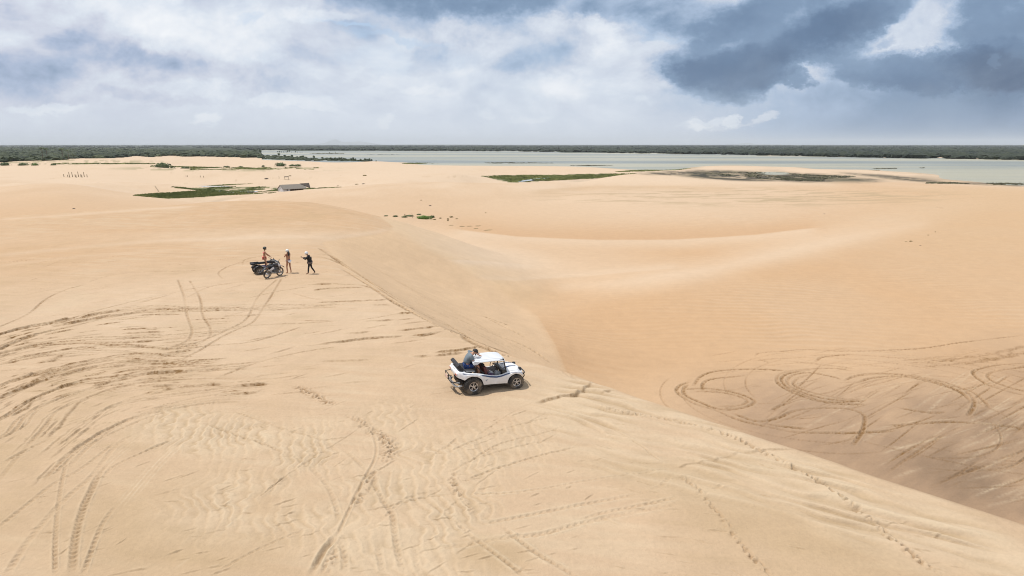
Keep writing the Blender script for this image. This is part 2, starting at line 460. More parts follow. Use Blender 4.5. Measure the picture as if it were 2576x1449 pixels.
def macro(x, y):
    x = np.asarray(x, float); y = np.asarray(y, float)
    F = low_ground(x, y)
    near = y < 190
    if not near.any(): return F
    z = F.copy() if F.ndim else F
    xx = x[near]; yy = y[near]
    sd, rr = edge_sd(xx, yy)
    top = 0.10 * fbm(xx / 11, yy / 17, 2, 1) + 0.35 * sst(yy, 58, 95) * fbm(xx / 30 + 3, yy / 22, 2, 2)
    top = top + 1.9 * np.exp(-((xx + 30) / 24) ** 2 - ((yy - 100) / 15) ** 2) + 0.8 * np.exp(-((xx + 62) / 22) ** 2 - ((yy - 92) / 12) ** 2)
    sl = 0.62 - 0.40 * sst(-xx, 14, 45) * sst(yy, 78, 92)
    d = rr * np.logaddexp(0, np.clip(sd / rr, -60, 60)); d = np.where(sd / rr > 30, sd, d)
    sl = sl - 0.10 * sst(yy, 40, 58)
    DD = 12.5 + 60 * sst(yy, 56, 36)
    A = top - DD * (1 - np.exp(-sl * d / DD)) - 0.03 * d
    wig = 0.15 * fbm(xx / 3.5, yy / 3.5, 2, 5) * sst(sd, 1, 6)
    z[near] = smax(A + wig, F[near], 1.3)
    return z
def ground(px, py, lo=8.0, hi=2500.0, n=150):
    """where the line of sight meets the ground"""
    px = np.atleast_1d(np.asarray(px, float)); py = np.atleast_1d(np.asarray(py, float))
    dx, dy, dz = ray(px, py)
    ys = np.exp(np.linspace(math.log(lo), math.log(hi), n))
    t = ys[None] / dy[:, None]
    X = dx[:, None] * t; Y = dy[:, None] * t; Z = CAM_H + dz[:, None] * t
    G = macro(X.ravel(), Y.ravel()).reshape(X.shape)
    hit = (G >= Z)
    k = np.where(hit.any(1), hit.argmax(1), n - 1)
    k = np.maximum(k, 1); r = np.arange(len(px))
    a = ys[k - 1].copy(); b = ys[k].copy()
    for _ in range(11):
        m = (a + b) / 2; tm = m / dy
        up = macro(dx * tm, m) < CAM_H + dz * tm
        a = np.where(up, m, a); b = np.where(up, b, m)
    tm = (a + b) / 2 / dy
    return dx * tm, dy * tm
def gpt(px, py):
    gx, gy = ground(px, py); z = macro(gx, gy)
    return Vector((float(gx[0]), float(gy[0]), float(z[0])))
# ================================================================== SAND SHEET
def build_rows():
    ys = [7.0]
    while ys[-1] < 60000:
        y = ys[-1]
        H = 9.5 + 8.0 * float(sst(y, 24, 34)) + 5 * float(sst(y, 100, 160))
        step = 1.5 / Q * y * y / (FPX * H)
        if y > 900: step = max(step, 12) * (1 + (y - 900) / 600)
        ys.append(y + max(step, 0.02))
    return np.array(ys)
YR = build_rows()
_us = 1.75 / FPX / Q
_in = np.arange(-0.83, 0.83 + _us, _us)
_tail = 0.83 + np.cumsum(_us * 1.06 ** np.arange(1, 78))
_tail = _tail[_tail < 2.2]
UC = np.r_[-_tail[::-1], _in, _tail]
YOFF = 6.0
NR, NC = len(YR), len(UC)
GX = (UC[None] * (YR[:, None] + YOFF)); GY = np.repeat(YR[:, None], NC, 1)
GZ = macro(GX.ravel(), GY.ravel()).reshape(NR, NC)
SD, _ = edge_sd(GX[YR < 190].ravel(), GY[YR < 190].ravel())
_n190 = int((YR < 190).sum())
SDF = np.full((NR, NC), 99.0); SDF[:_n190] = SD.reshape(_n190, NC)
INS = sst(-SDF, -0.4, 0.3)                   # 1 on the foreground dune
HT = np.zeros((NR, NC)); DK = np.zeros((NR, NC)); LT = np.zeros((NR, NC))
def window(x0, x1, y0, y1):
    r0 = max(int(np.searchsorted(YR, y0)) - 1, 0); r1 = min(int(np.searchsorted(YR, y1)) + 2, NR)
    ya, yb = max(y0, YR[0]) + YOFF, max(y1, YR[0]) + YOFF
    ua = min(x0 / ya, x0 / yb); ub = max(x1 / ya, x1 / yb)
    c0 = max(int(np.searchsorted(UC, ua)) - 1, 0); c1 = min(int(np.searchsorted(UC, ub)) + 2, NC)
    return r0, r1, c0, c1
def cr(pts, n=10):
    """Catmull-Rom through points"""
    p = np.array(pts, float)
    if len(p) < 3: return np.linspace(p[0], p[-1], n * 2)
    q = np.vstack([2 * p[0] - p[1], p, 2 * p[-1] - p[-2]]); out = []
    for i in range(1, len(q) - 2):
        t = np.linspace(0, 1, n, endpoint=False)[:, None]
        out.append(0.5 * (2 * q[i] + (q[i + 1] - q[i - 1]) * t + (2 * q[i - 1] - 5 * q[i] + 4 * q[i + 1] - q[i + 2]) * t ** 2 + (3 * q[i] - q[i - 1] - 3 * q[i + 1] + q[i + 2]) * t ** 3))
    return np.vstack(out + [p[-1:]])
def to_world(pts, level=None):
    p = cr(pts)
    if level is not None: gx, gy = on_level(p[:, 0], p[:, 1], level)
    else: gx, gy = ground(p[:, 0], p[:, 1])
    return np.c_[gx, gy]
def resample(w, step):
    d = np.r_[0, np.cumsum(np.hypot(*np.diff(w, axis=0).T))]
    n = max(int(d[-1] / step), 2)
    s = np.linspace(0, d[-1], n + 1)
    return np.c_[np.interp(s, d, w[:, 0]), np.interp(s, d, w[:, 1])], s
_tid = 0
def track(w, width=0.2, depth=0.03, dark=0.4, light=0.0, kind='tyre', fade=0.7, seed=None):
    """press a groove along world line w; kinds: tyre, scarp, feet, crack, pale"""
    global _tid
    _tid += 1
    width *= 0.72 if kind in ('tyre', 'scarp') else 0.85
    depth *= 1.25; dark = min(1.0, dark * 1.25)
    sd_r = _tid * 17.3
    w, s = resample(w, 0.35 if w[:, 1].min() < 80 else 1.0)
    L = s[-1]
    if L < 0.3: return
    W = width * (2.6 if kind != 'scarp' else 3.5)
    r0, r1, c0, c1 = window(w[:, 0].min() - W, w[:, 0].max() + W, w[:, 1].min() - W, w[:, 1].max() + W)
    if r1 - r0 < 2 or c1 - c0 < 2: return
    D = np.full((r1 - r0, c1 - c0), 1e9, np.float32); S = np.zeros_like(D); T = np.zeros_like(D)
    for i in range(len(w) - 1):
        a, b = w[i], w[i + 1]
        q0, q1, e0, e1 = window(min(a[0], b[0]) - W, max(a[0], b[0]) + W, min(a[1], b[1]) - W, max(a[1], b[1]) + W)
        q0 = max(q0, r0); q1 = min(q1, r1); e0 = max(e0, c0); e1 = min(e1, c1)
        if q1 <= q0 or e1 <= e0: continue
        x = GX[q0:q1, e0:e1]; y = GY[q0:q1, e0:e1]
        d = b - a; l = math.hypot(*d)
        if l < 1e-6: continue
        t = ((x - a[0]) * d[0] + (y - a[1]) * d[1]) / l
        tc = np.clip(t, 0, l)
        px_, py_ = x - a[0] - d[0] / l * tc, y - a[1] - d[1] / l * tc
        dist = np.hypot(px_, py_)
        sg = (x - a[0]) * -d[1] / l + (y - a[1]) * d[0] / l
        sub = (slice(q0 - r0, q1 - r0), slice(e0 - c0, e1 - c0))
        u = dist < D[sub]
        D[sub] = np.where(u, dist, D[sub]); S[sub] = np.where(u, np.where(sg >= 0, dist, -dist), S[sub]); T[sub] = np.where(u, s[i] + tc, T[sub])
    sel = D < W
    if not sel.any(): return
    d = D[sel].astype(float); sg = S[sel].astype(float); t = T[sel].astype(float)
    if w[:, 1].mean() < 25: dark *= .34; width *= .78; depth *= .7
    f = sst(t, 0, fade) * sst(L - t, 0, fade) if fade > 0 else 1.0
    f = f * np.clip(0.85 + 0.6 * vnoise(t * 0.45 + sd_r, t * 0 + sd_r, 1), 0.5, 1.2)
    x = GX[r0:r1, c0:c1][sel]; y = GY[r0:r1, c0:c1][sel]
    n = vnoise(x * 5 / max(width, .12) * .2, y * 5 / max(width, .12) * .2, 3)
    q = d / width
    hf = vnoise(x * 17 + sd_r, y * 11, 6)
    if kind == 'tyre':
        g = np.exp(-(q * 1.25) ** 4); berm = np.exp(-((q - 1.25) / 0.35) ** 2)
        lug = (np.sin(t * 2 * math.pi / (0.2 if y.min() < 30 else 0.5) + np.abs(sg) / width * 2.4) > 0.1) * g
        h = -depth * g + depth * 0.5 * berm * (0.7 + 0.6 * n) + depth * 0.7 * lug
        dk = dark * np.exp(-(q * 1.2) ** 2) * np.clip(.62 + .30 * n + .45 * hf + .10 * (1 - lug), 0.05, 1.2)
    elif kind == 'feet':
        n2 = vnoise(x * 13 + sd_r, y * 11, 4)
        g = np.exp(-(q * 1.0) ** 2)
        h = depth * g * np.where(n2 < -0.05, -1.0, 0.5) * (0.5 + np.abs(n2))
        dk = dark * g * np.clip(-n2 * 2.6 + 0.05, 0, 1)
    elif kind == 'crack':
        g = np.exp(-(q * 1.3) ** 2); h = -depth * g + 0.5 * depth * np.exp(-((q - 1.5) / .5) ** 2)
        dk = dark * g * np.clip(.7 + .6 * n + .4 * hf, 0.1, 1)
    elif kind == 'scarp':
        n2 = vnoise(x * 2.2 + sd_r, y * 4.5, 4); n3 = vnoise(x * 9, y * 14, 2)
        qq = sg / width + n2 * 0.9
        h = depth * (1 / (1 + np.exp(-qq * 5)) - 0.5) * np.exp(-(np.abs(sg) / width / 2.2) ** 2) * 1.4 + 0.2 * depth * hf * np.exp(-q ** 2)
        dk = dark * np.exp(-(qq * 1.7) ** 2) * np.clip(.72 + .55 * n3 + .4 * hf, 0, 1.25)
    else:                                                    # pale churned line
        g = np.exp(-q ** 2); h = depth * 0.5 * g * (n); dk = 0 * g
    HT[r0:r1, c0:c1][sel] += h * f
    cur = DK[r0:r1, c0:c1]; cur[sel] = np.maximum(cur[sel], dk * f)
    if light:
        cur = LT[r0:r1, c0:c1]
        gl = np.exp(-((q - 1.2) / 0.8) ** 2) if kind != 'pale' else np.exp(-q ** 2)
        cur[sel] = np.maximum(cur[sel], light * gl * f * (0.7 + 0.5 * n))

# reading of the lines from the survey sheets
ZA = lambda *p: [(x / 3.0, 603.7 + y / 3.0) for x, y in p]
ZB = lambda *p: [(x / 3.0, 966 + y / 3.0) for x, y in p]
ZC = lambda *p: [(858.7 + x / 3.0, 966 + y / 3.0) for x, y in p]
ZD = lambda *p: [(1717.3 + x / 3.0, 966 + y / 3.0) for x, y in p]
ZE = lambda *p: [(791.6 + x / 3.0, 603.7 + y / 3.0) for x, y in p]
ZF = lambda *p: [(1650.2 + x / 2.7826, 771.4 + y / 2.7826) for x, y in p]
ARCS = [
 ZA((-150, 770), (0, 710), (200, 655), (450, 605), (700, 550), (900, 520), (1150, 505), (1500, 515), (1900, 490)),
 ZA((-150, 870), (0, 800), (150, 745), (300, 705), (500, 660), (800, 590), (1100, 545), (1400, 540), (2000, 520), (2576, 505)),
 ZA((-150, 905), (0, 850), (300, 790), (600, 765), (900, 760), (1300, 735), (1700, 690)),
 ZA((-150, 985), (0, 930), (300, 870), (600, 835), (900, 830), (1200, 850), (1500, 830)),
 ZA((-150, 1140), (0, 1090), (200, 1020), (500, 960), (800, 900), (1000, 890), (1200, 910), (1450, 915)),
 ZA((-150, 1240), (0, 1180), (300, 1060), (600, 980), (900, 930), (1300, 925), (1700, 900)),
 ZA((-150, 1410), (0, 1340), (200, 1210), (500, 1100), (800, 1060), (1100, 1000), (1500, 985), (1900, 950)),
 ZA((-150, 1560), (100, 1440), (200, 1320), (400, 1210), (700, 1110), (1000, 1060), (1500, 1040)),
 ZA((150, 1600), (300, 1449), (420, 1300), (650, 1190), (900, 1130), (1300, 1095), (1750, 1090)),
 ZA((350, 1620), (550, 1449), (800, 1270), (1100, 1190), (1400, 1150), (1850, 1095), (2100, 1080)),
 ZA((300, 1850), (500, 1650), (780, 1449), (1000, 1350), (1300, 1260), (1600, 1210), (1950, 1190))]
def gp0(px, py):
    gx, gy = ground(px, py); return float(gx[0]), float(gy[0])
def do_tracks():
    rn = np.random.RandomState(11)
    T = track
    G = lambda pts, **k: T(to_world(pts, 0.0 if k.pop('lv', 1) else None), **k)
    B = lambda pts, **k: T(to_world(pts), **k)
    for i, a in enumerate(ARCS):
        w = to_world(a, 0.0)
        for off in (0.0, 0.35, -0.3, 0.8):
            if off and rn.rand() < 0.25: continue
            T(w + np.array([off * 0.3, off]), width=rn.uniform(.08, .15), depth=.035, dark=rn.uniform(.3, .7), kind='tyre' if rn.rand() < .45 else 'scarp', light=.25)
    # fans of short wind-cut scarps between the arcs
    aw = [cr(a, 12) for a in ARCS]
    def pick(fr, i, g):
        a, b = aw[i], aw[i + 1]
        pa = a[min(int(fr * (len(a) - 1)), len(a) - 1)]; pb = b[min(int(fr * (len(b) - 1)), len(b) - 1)]
        return pa * (1 - g) + pb * g
    for k in range(420):
        i = rn.randint(0, len(aw) - 1); g = rn.rand(); f0 = rn.rand() * .92; ln = rn.uniform(.03, .16)
        pts = [pick(min(f, .999), i, g) for f in np.linspace(f0, min(f0 + ln, .99), 4)]
        T(to_world(pts, 0.0), width=rn.uniform(.045, .12), depth=rn.uniform(.02, .05), dark=rn.uniform(.3, .85), kind='scarp', light=.2, fade=.4)
    # wide turning circles overlapping on the basin floor
    for k in range(7):
        c0 = gp0(rn.uniform(2000, 2560), rn.uniform(960, 1060)); ra = rn.uniform(4, 9); a0 = rn.uniform(0, 6.28); sp = rn.uniform(1.5, 4.5)
        for o in (0, 1.25):
            an = np.linspace(a0, a0 + sp, 40); w = np.c_[c0[0] + (ra + o) * np.cos(an) * 1.25, c0[1] + (ra + o) * np.sin(an)]
            if (edge_sd(*w.T)[0] < 2).any(): continue
            T(w, width=.11, depth=.03, dark=rn.uniform(.2, .4), kind='tyre', fade=2)
    # strong scarps read off the picture
    for p, wd, dk in ((ZA((1000, 520), (1080, 512), (1160, 503)), .2, .9), (ZA((560, 590), (760, 545), (1000, 520)), .22, .75), (ZA((60, 690), (260, 640), (560, 600)), .22, .7), (ZA((400, 640), (600, 610), (900, 560), (1140, 540)), .2, .65),
                      (ZA((40, 800), (200, 735), (330, 705)), .18, .7), (ZA((300, 905), (480, 875), (700, 860)), .15, .6), (ZA((990, 1015), (1150, 1000), (1350, 990), (1500, 982)), .16, .9), (ZA((850, 1045), (920, 1035), (1050, 1025)), .1, .7),
                      (ZA((740, 1130), (860, 1125), (980, 1112)), .09, 1.0), (ZA((1080, 1100), (1250, 1097), (1360, 1095)), .09, .8), (ZA((1450, 1095), (1600, 1085), (1740, 1095)), .10, .6), (ZA((640, 1275), (720, 1250), (820, 1205)), .09, .9),
                      (ZA((960, 1205), (1150, 1195), (1270, 1185)), .1, .8), (ZA((220, 1400), (280, 1370), (360, 1345)), .08, 1.0), (ZA((480, 1310), (540, 1300), (600, 1270)), .07, .9), (ZA((920, 905), (1000, 895), (1090, 895)), .13, .7), (ZA((840, 800), (1000, 797), (1180, 797)), .11, .7)):
        G(p, width=wd, depth=.07, dark=dk, kind='scarp', light=.3, fade=.8)
    # pairs of wheel marks on the dune top
    for p in (ZA((1340, 290), (1390, 430), (1410, 560), (1450, 680), (1400, 760), (1200, 840)), ZA((1430, 300), (1510, 440), (1530, 560), (1590, 670), (1560, 740), (1350, 850), (1150, 870)),
              ZA((2130, 290), (2050, 420), (1980, 520), (1900, 620), (1700, 710), (1400, 880), (1200, 905)), ZA((2100, 295), (1950, 430), (1860, 590), (1700, 680), (1400, 800), (1200, 840)),
              ZA((660, 315), (800, 270), (1000, 240), (1500, 225), (1750, 190), (1850, 150), (2100, 97), (2300, 97), (2500, 110)), ZA((-100, 690), (0, 650), (200, 560), (350, 440), (500, 370), (640, 330)),
              ZA((1690, 300), (1650, 250), (1720, 200), (1850, 165), (2000, 150)), ZA((1830, 190), (1850, 150), (1950, 125), (2200, 115)), ZA((1400, 440), (1600, 350), (1900, 310), (2100, 300)),
              ZA((600, 560), (1000, 460), (1300, 400), (1500, 360), (1800, 325)), ZA((1930, 490), (2200, 485), (2576, 500)), ZA((1500, 530), (1900, 520), (2300, 510), (2576, 470)),
              ZA((1870, 440), (2100, 390), (2350, 355)), ZA((2200, 400), (2350, 440), (2500, 465)), ZA((1600, 700), (1900, 640), (2300, 620), (2576, 600)), ZA((1150, 900), (1500, 800), (1900, 760), (2300, 640)),
              ZA((1870, 1050), (2000, 1010), (2250, 990)), ZA((1650, 1030), (1900, 930), (2200, 850), (2576, 790))):
        G(p, width=.12, depth=.03, dark=rn.uniform(.28, .5), kind='tyre', light=.12)
    # brink: long tyre lines and broken cornices
    for p, dk in ((ZE((30, 60), (90, 100), (250, 210), (450, 330), (700, 490), (1000, 640), (1200, 760), (1490, 870)), .75), (ZE((0, 105), (120, 120), (260, 205), (440, 335), (680, 492), (990, 652), (1190, 775), (1420, 868)), .6),
              (ZE((-60, 130), (80, 135), (240, 205), (430, 330), (650, 478), (950, 625), (1200, 750)), .45), (ZE((200, 215), (420, 350), (600, 470), (900, 630), (1280, 790)), .4), (ZE((1240, 565), (1400, 620), (1480, 650)), .5), (ZE((1300, 590), (1500, 690), (1600, 740)), .3),
              (ZE((700, 440), (1000, 580), (1300, 730), (1560, 850)), .22), (ZE((1000, 560), (1300, 690), (1600, 810), (1800, 940)), .25), (ZE((1100, 650), (1400, 800), (1560, 880)), .3)):
        B(p, width=.26, depth=.06, dark=min(1, dk * 1.25), kind='tyre', light=.15)
    for p, dk in ((ZE((-60, 345), (0, 340), (200, 338), (400, 350), (500, 388)), .75), (ZE((-40, 385), (150, 368), (380, 360)), .7), (ZE((0, 470), (300, 460), (580, 450)), .85), (ZE((400, 492), (500, 488), (610, 492)), .9),
              (ZE((600, 552), (680, 550), (760, 545)), .8), (ZE((600, 597), (690, 592), (780, 590)), .9), (ZE((640, 632), (760, 618), (880, 610)), .8), (ZE((440, 645), (510, 638), (570, 635)), .9), (ZE((360, 660), (430, 650), (520, 640)), .5),
              (ZE((600, 680), (800, 665), (940, 645)), .9), (ZE((700, 720), (850, 712), (965, 690)), .8), (ZE((0, 780), (300, 745), (500, 728), (700, 722)), .5), (ZE((890, 853), (1000, 835), (1100, 828), (1280, 795)), .95), (ZE((880, 872), (1000, 858), (1150, 845)), .6),
              (ZE((350, 605), (500, 600), (620, 598)), .5), (ZE((750, 775), (840, 772)), .5), (ZE((0, 910), (200, 905), (450, 900)), .45), (ZE((720, 868), (900, 880)), .4), (ZE((200, 690), (330, 690), (450, 680)), .45),
              (ZE((1640, 1232), (1750, 1205), (1850, 1180), (2000, 1150), (2060, 1100), (2095, 1060)), .5), (ZE((1860, 1170), (1950, 1160), (2030, 1130)), .3), (ZE((2130, 1145), (2200, 1135), (2285, 1120)), .8), (ZE((1780, 1245), (1850, 1252)), .7), (ZE((1450, 905), (1500, 912), (1575, 935)), .6), (ZE((1560, 990), (1610, 992)), .5)):
        G(p, width=.15, depth=.06, dark=dk, kind='scarp', light=.3, fade=.6)
    for p in (ZE((750, 545), (850, 600), (940, 650), (1050, 695)), ZE((1280, 795), (1350, 835), (1480, 880)), ZE((560, 450), (620, 480), (700, 500)), ZE((2060, 1050), (2110, 1070)), ZE((2330, 1150), (2380, 1160)), ZE((2450, 1190), (2500, 1205))):
        G(p, width=.09, depth=.06, dark=.6, kind='feet', light=.4, fade=.2)
    # the Y of ruts and footprints in front
    G(ZE((-160, 1090), (0, 1165), (80, 1210), (150, 1250)), width=.22, depth=.06, dark=.65, kind='feet')
    G(ZE((200, 1305), (270, 1330), (340, 1350), (390, 1392), (450, 1440)), width=.2, depth=.07, dark=.7, kind='feet')
    G(ZC((180, 310), (240, 350), (300, 385), (360, 440), (370, 500), (330, 560), (290, 600)), width=.34, depth=.08, dark=.8, kind='feet')
    G(ZC((290, 600), (230, 690), (170, 800), (60, 960)), width=.22, depth=.05, dark=.35, kind='feet', fade=.6)
    G(ZC((190, 310), (240, 380), (265, 470), (250, 570), (180, 700), (90, 880), (20, 1030), (-50, 1180)), width=.07, depth=.05, dark=.75, kind='crack', light=.5)
    G(ZB((2576, 1100), (2450, 1250), (2380, 1380), (2330, 1470)), width=.12, depth=.07, dark=.8, kind='crack', light=.6)
    G(ZB((2576, 1180), (2480, 1350), (2440, 1470)), width=.2, depth=.05, dark=.6, kind='feet')
    G([(925, 1062), (912, 1068), (900, 1075)], width=.14, depth=.08, dark=1.0, kind='crack', fade=.2)
    G([(912, 1070), (859, 1106), (767, 1166), (710, 1206), (640, 1262)], width=.045, depth=.04, dark=.75, kind='crack', light=.3)
    G([(720, 1198), (705, 1210), (690, 1222)], width=.06, depth=.06, dark=.9, kind='crack', fade=.3)
    G([(640, 1262), (533, 1366)], width=.07, depth=.03, dark=.1, kind='pale', light=.6)
    G([(490, 1395), (420, 1450)], width=.07, depth=.03, dark=.1, kind='pale', light=.8)
    G([(912, 1068), (960, 1050), (1060, 1040)], width=.05, depth=.02, kind='pale', light=.5)
    for p in (ZC((1610, 240), (1300, 310), (1000, 420), (870, 480), (780, 530)), ZC((1750, 290), (1500, 370), (1200, 440), (1000, 560), (940, 620)), ZC((1640, 400), (1300, 470), (1000, 560), (860, 640), (760, 660)),
              ZC((1830, 455), (1500, 530), (1200, 620), (1000, 690), (900, 750)), ZC((840, 430), (700, 530), (650, 620)), ZC((900, 370), (820, 450), (720, 530))):
        G(p, width=.10, depth=.035, dark=.38, kind='tyre', light=.2)
    G(ZC((860, 620), (850, 740), (900, 850), (960, 930), (1060, 1010)), width=.18, depth=.05, dark=.55, kind='feet')
    for p, wd, dk, lt in ((ZC((2576, 630), (2200, 670), (1900, 710), (1500, 780), (1200, 815), (900, 820)), .09, .1, .6), (ZC((900, 820), (700, 840), (600, 855), (300, 930), (90, 970)), .09, .55, .3),
              (ZC((2480, 650), (2450, 740), (2300, 810)), .14, .5, .3), (ZC((2300, 810), (2100, 850), (1800, 900), (1500, 960), (1200, 1020), (1000, 1050)), .14, .2, .5),
              (ZC((2576, 900), (2200, 960), (1800, 1040), (1500, 1120), (1200, 1150), (900, 1210), (600, 1250)), .17, .15, .5), (ZC((2576, 845), (2300, 900), (1900, 980), (1750, 1060)), .14, .1, .45),
              (ZC((240, 700), (300, 860), (380, 960), (400, 1100), (430, 1280), (480, 1449)), .15, .45, .3), (ZC((540, 1130), (560, 1300), (600, 1480)), .15, .4, .3), (ZC((270, 1160), (290, 1300), (320, 1470)), .15, .4, .3), (ZC((-30, 1150), (20, 1280), (30, 1470)), .16, .45, .3),
              (ZC((600, 850), (800, 980), (950, 1110), (1080, 1210), (1250, 1330), (1430, 1480)), .12, .4, .45), (ZC((1180, 1040), (1350, 1170), (1500, 1280), (1650, 1360), (1830, 1480)), .14, .5, .5),
              (ZC((0, 480), (100, 560), (200, 660)), .13, .5, .2), (ZC((300, 1040), (430, 900), (600, 820), (800, 790)), .1, .3, .2), (ZC((1000, 400), (1400, 150), (1700, 110)), .08, .3, .1)):
        G(p, width=wd, depth=.035, dark=dk, kind='tyre', light=lt)
    G(ZC((1280, 1430), (1360, 1390), (1420, 1350)), width=.06, depth=.04, dark=.6, kind='crack', fade=.3)
    for p, wd, dk in ((ZB((830, 595), (750, 690), (700, 800), (650, 900), (610, 1020), (580, 1140), (560, 1280), (550, 1480)), .17, 1.0), (ZB((520, 560), (480, 700), (440, 950), (420, 1200), (420, 1480)), .1, .4), (ZB((1480, 310), (1380, 380)), .13, .9), (ZB((1380, 390), (1200, 470), (1000, 560), (850, 640), (760, 740)), .12, .4),
                      (ZB((40, 1480), (200, 1220), (400, 980), (540, 840), (700, 700), (900, 450), (1100, 360)), .16, .25), (ZB((-50, 1130), (200, 930), (400, 770), (600, 660), (900, 430)), .13, .3), (ZB((620, 1480), (700, 1250), (780, 1060), (900, 900)), .11, .25),
                      (ZB((1750, 200), (1950, 270), (2150, 340), (2300, 380), (2500, 440)), .13, .65), (ZB((1530, 290), (1800, 390), (2000, 460), (2150, 520)), .13, .7), (ZB((2150, 520), (2300, 600), (2450, 740), (2530, 900), (2560, 1050)), .13, .3),
                      (ZB((1580, 1470), (1800, 1330), (2100, 1180), (2400, 1060)), .1, .3), (ZB((0, 620), (200, 500), (420, 400)), .14, .5), (ZB((-40, 780), (100, 600), (250, 430), (420, 220)), .15, .6), (ZB((150, 480), (400, 350), (700, 250)), .14, .55),
                      (ZB((480, 500), (700, 400), (1000, 260), (1300, 190)), .12, .5), (ZB((560, 520), (800, 400), (1080, 270), (1400, 170), (1750, 120)), .12, .6)):
        G(p, width=wd, depth=.045, dark=dk, kind='tyre', light=.25)
    for o in (0, .13, .26, .39):
        w = to_world(ZB((1330, 430), (1150, 600), (950, 830), (850, 950)), 0.0)
        T(w + [o, -o * .2], width=.04, depth=.015, kind='pale', light=.55)
        w = to_world(ZB((1080, 370), (900, 500), (700, 680), (600, 780)), 0.0)
        T(w + [o, -o * .2], width=.04, depth=.015, kind='pale', light=.4)
    G(ZB((1450, 790), (1300, 815), (1150, 860), (1060, 890)), width=.09, depth=.06, dark=.95, kind='crack', fade=1.2)
    G(ZB((1060, 890), (950, 930), (860, 950)), width=.05, depth=.03, dark=.5, kind='crack')
    for p in (ZB((1500, 975), (1550, 965)), ZB((1640, 935), (1750, 905)), ZC((2380, 1020), (2440, 1010)), ZB((1700, 440), (1880, 460)), ZB((1600, 395), (1640, 398))):
        G(p, width=.06, depth=.04, dark=.7, kind='scarp', fade=.2)
    # right front: line of footprints and its neighbours
    G(ZC((1880, 150), (2100, 200), (2400, 250), (2576, 285)) + ZD((200, 340), (430, 420), (600, 510), (760, 590), (1000, 730), (1200, 870), (1430, 1040), (1600, 1190), (1780, 1330), (1960, 1470)), width=.13, depth=.07, dark=.85, kind='feet')
    G(ZD((-60, 650), (50, 740), (130, 800), (200, 900), (300, 1010), (430, 1200), (550, 1330), (700, 1480)), width=.12, depth=.06, dark=.6, kind='feet')
    G(ZC((2000, 300), (2250, 450), (2450, 610)), width=.06, depth=.03, dark=.4, kind='crack', light=.3)
    G(ZD((-100, 640), (60, 600), (250, 570), (400, 530), (600, 505), (880, 490)), width=.09, depth=.05, dark=.75, kind='scarp')
    G(ZD((180, 805), (280, 775), (370, 745)), width=.07, depth=.05, dark=.6, kind='crack')
    # rings driven on the basin floor
    rings = [ZF((690, 352), (730, 325), (900, 310), (1050, 300), (1300, 310), (1600, 305), (1900, 285), (2140, 250), (2576, 200)), ZF((700, 350), (740, 375), (830, 400)),
      ZF((255, 560), (280, 530), (310, 490), (400, 455), (550, 440), (750, 438), (950, 450)), ZF((330, 600), (330, 540), (400, 505), (650, 480)), ZF((260, 520), (170, 550), (145, 590), (200, 640), (300, 690), (420, 725), (600, 800), (830, 850), (1000, 880), (1400, 885), (1700, 870)),
      ZF((240, 535), (195, 575), (210, 620), (300, 665), (420, 712), (520, 720), (620, 705), (690, 668), (640, 630), (500, 592), (350, 573), (160, 578)), ZF((400, 700), (560, 695), (640, 668), (600, 635), (450, 600), (230, 590)),
      ZF((1500, 686), (1250, 682), (1100, 652), (950, 596), (862, 545), (848, 495), (890, 462), (1000, 442), (1250, 430), (1390, 452)), ZF((1420, 668), (1200, 668), (1050, 622), (930, 570), (880, 520), (900, 478), (1000, 452), (1120, 440)),
      ZF((1500, 655), (1350, 662), (1150, 636), (1010, 592), (930, 545), (925, 505), (985, 470), (1090, 462), (1250, 492), (1320, 520)), ZF((1500, 640), (1350, 648), (1180, 620), (1060, 590), (970, 552), (980, 512), (1040, 485), (1110, 475)),
      ZF((1310, 525), (1400, 482), (1550, 466), (1800, 484), (2000, 525), (2150, 578), (2225, 650), (2220, 710), (2170, 780)), ZF((1400, 537), (1500, 502), (1700, 488), (1900, 518), (2100, 580), (2200, 660), (2215, 690)),
      ZF((1330, 510), (1450, 478), (1650, 474), (1850, 500), (2060, 555), (2200, 590), (2290, 655), (2345, 722)), ZF((1420, 520), (1560, 492), (1760, 496), (1960, 540), (2110, 592), (2190, 650)),
      ZF((520, 738), (700, 802), (850, 780), (1000, 722), (1300, 712), (1440, 750), (1462, 800), (1440, 880), (1370, 985)), ZF((800, 745), (850, 700), (950, 670)), ZF((650, 560), (760, 555)), ZF((660, 540), (740, 556)),
      ZF((930, 382), (1120, 400), (1300, 420), (1400, 440)), ZF((1110, 390), (1180, 350), (1400, 330)), ZF((1600, 842), (1850, 820), (2100, 806), (2400, 830), (2620, 862)),
      ZF((2620, 395), (2400, 408), (2260, 438), (2220, 470), (2300, 535), (2450, 590), (2640, 635)), ZF((2640, 415), (2400, 448), (2325, 478), (2345, 515), (2450, 558), (2640, 610)), ZF((700, 810), (900, 840), (1100, 860)), ZF((1650, 700), (1900, 740), (2050, 735))]
    for i, p in enumerate(rings):
        B(p, width=.21 if i not in (0, 1) else .14, depth=.05, dark=1.0 if i > 6 and i < 15 else .85, kind='tyre', light=.1, fade=1.0)
    for p, wd, dk in ((ZF((1750, 400), (2100, 370), (2300, 340), (2620, 272)), .5, .5), (ZF((1850, 420), (2200, 392), (2620, 312)), .6, .5), (ZF((1700, 380), (2000, 355), (2250, 348)), .3, .3), (ZF((420, 705), (500, 712), (600, 712)), .8, .55), (ZF((1440, 750), (1460, 790)), .5, .5), (ZF((1300, 505), (1350, 540)), .5, .4)):
        B(p, width=wd, depth=.04, dark=dk, kind='scarp', fade=1.0)
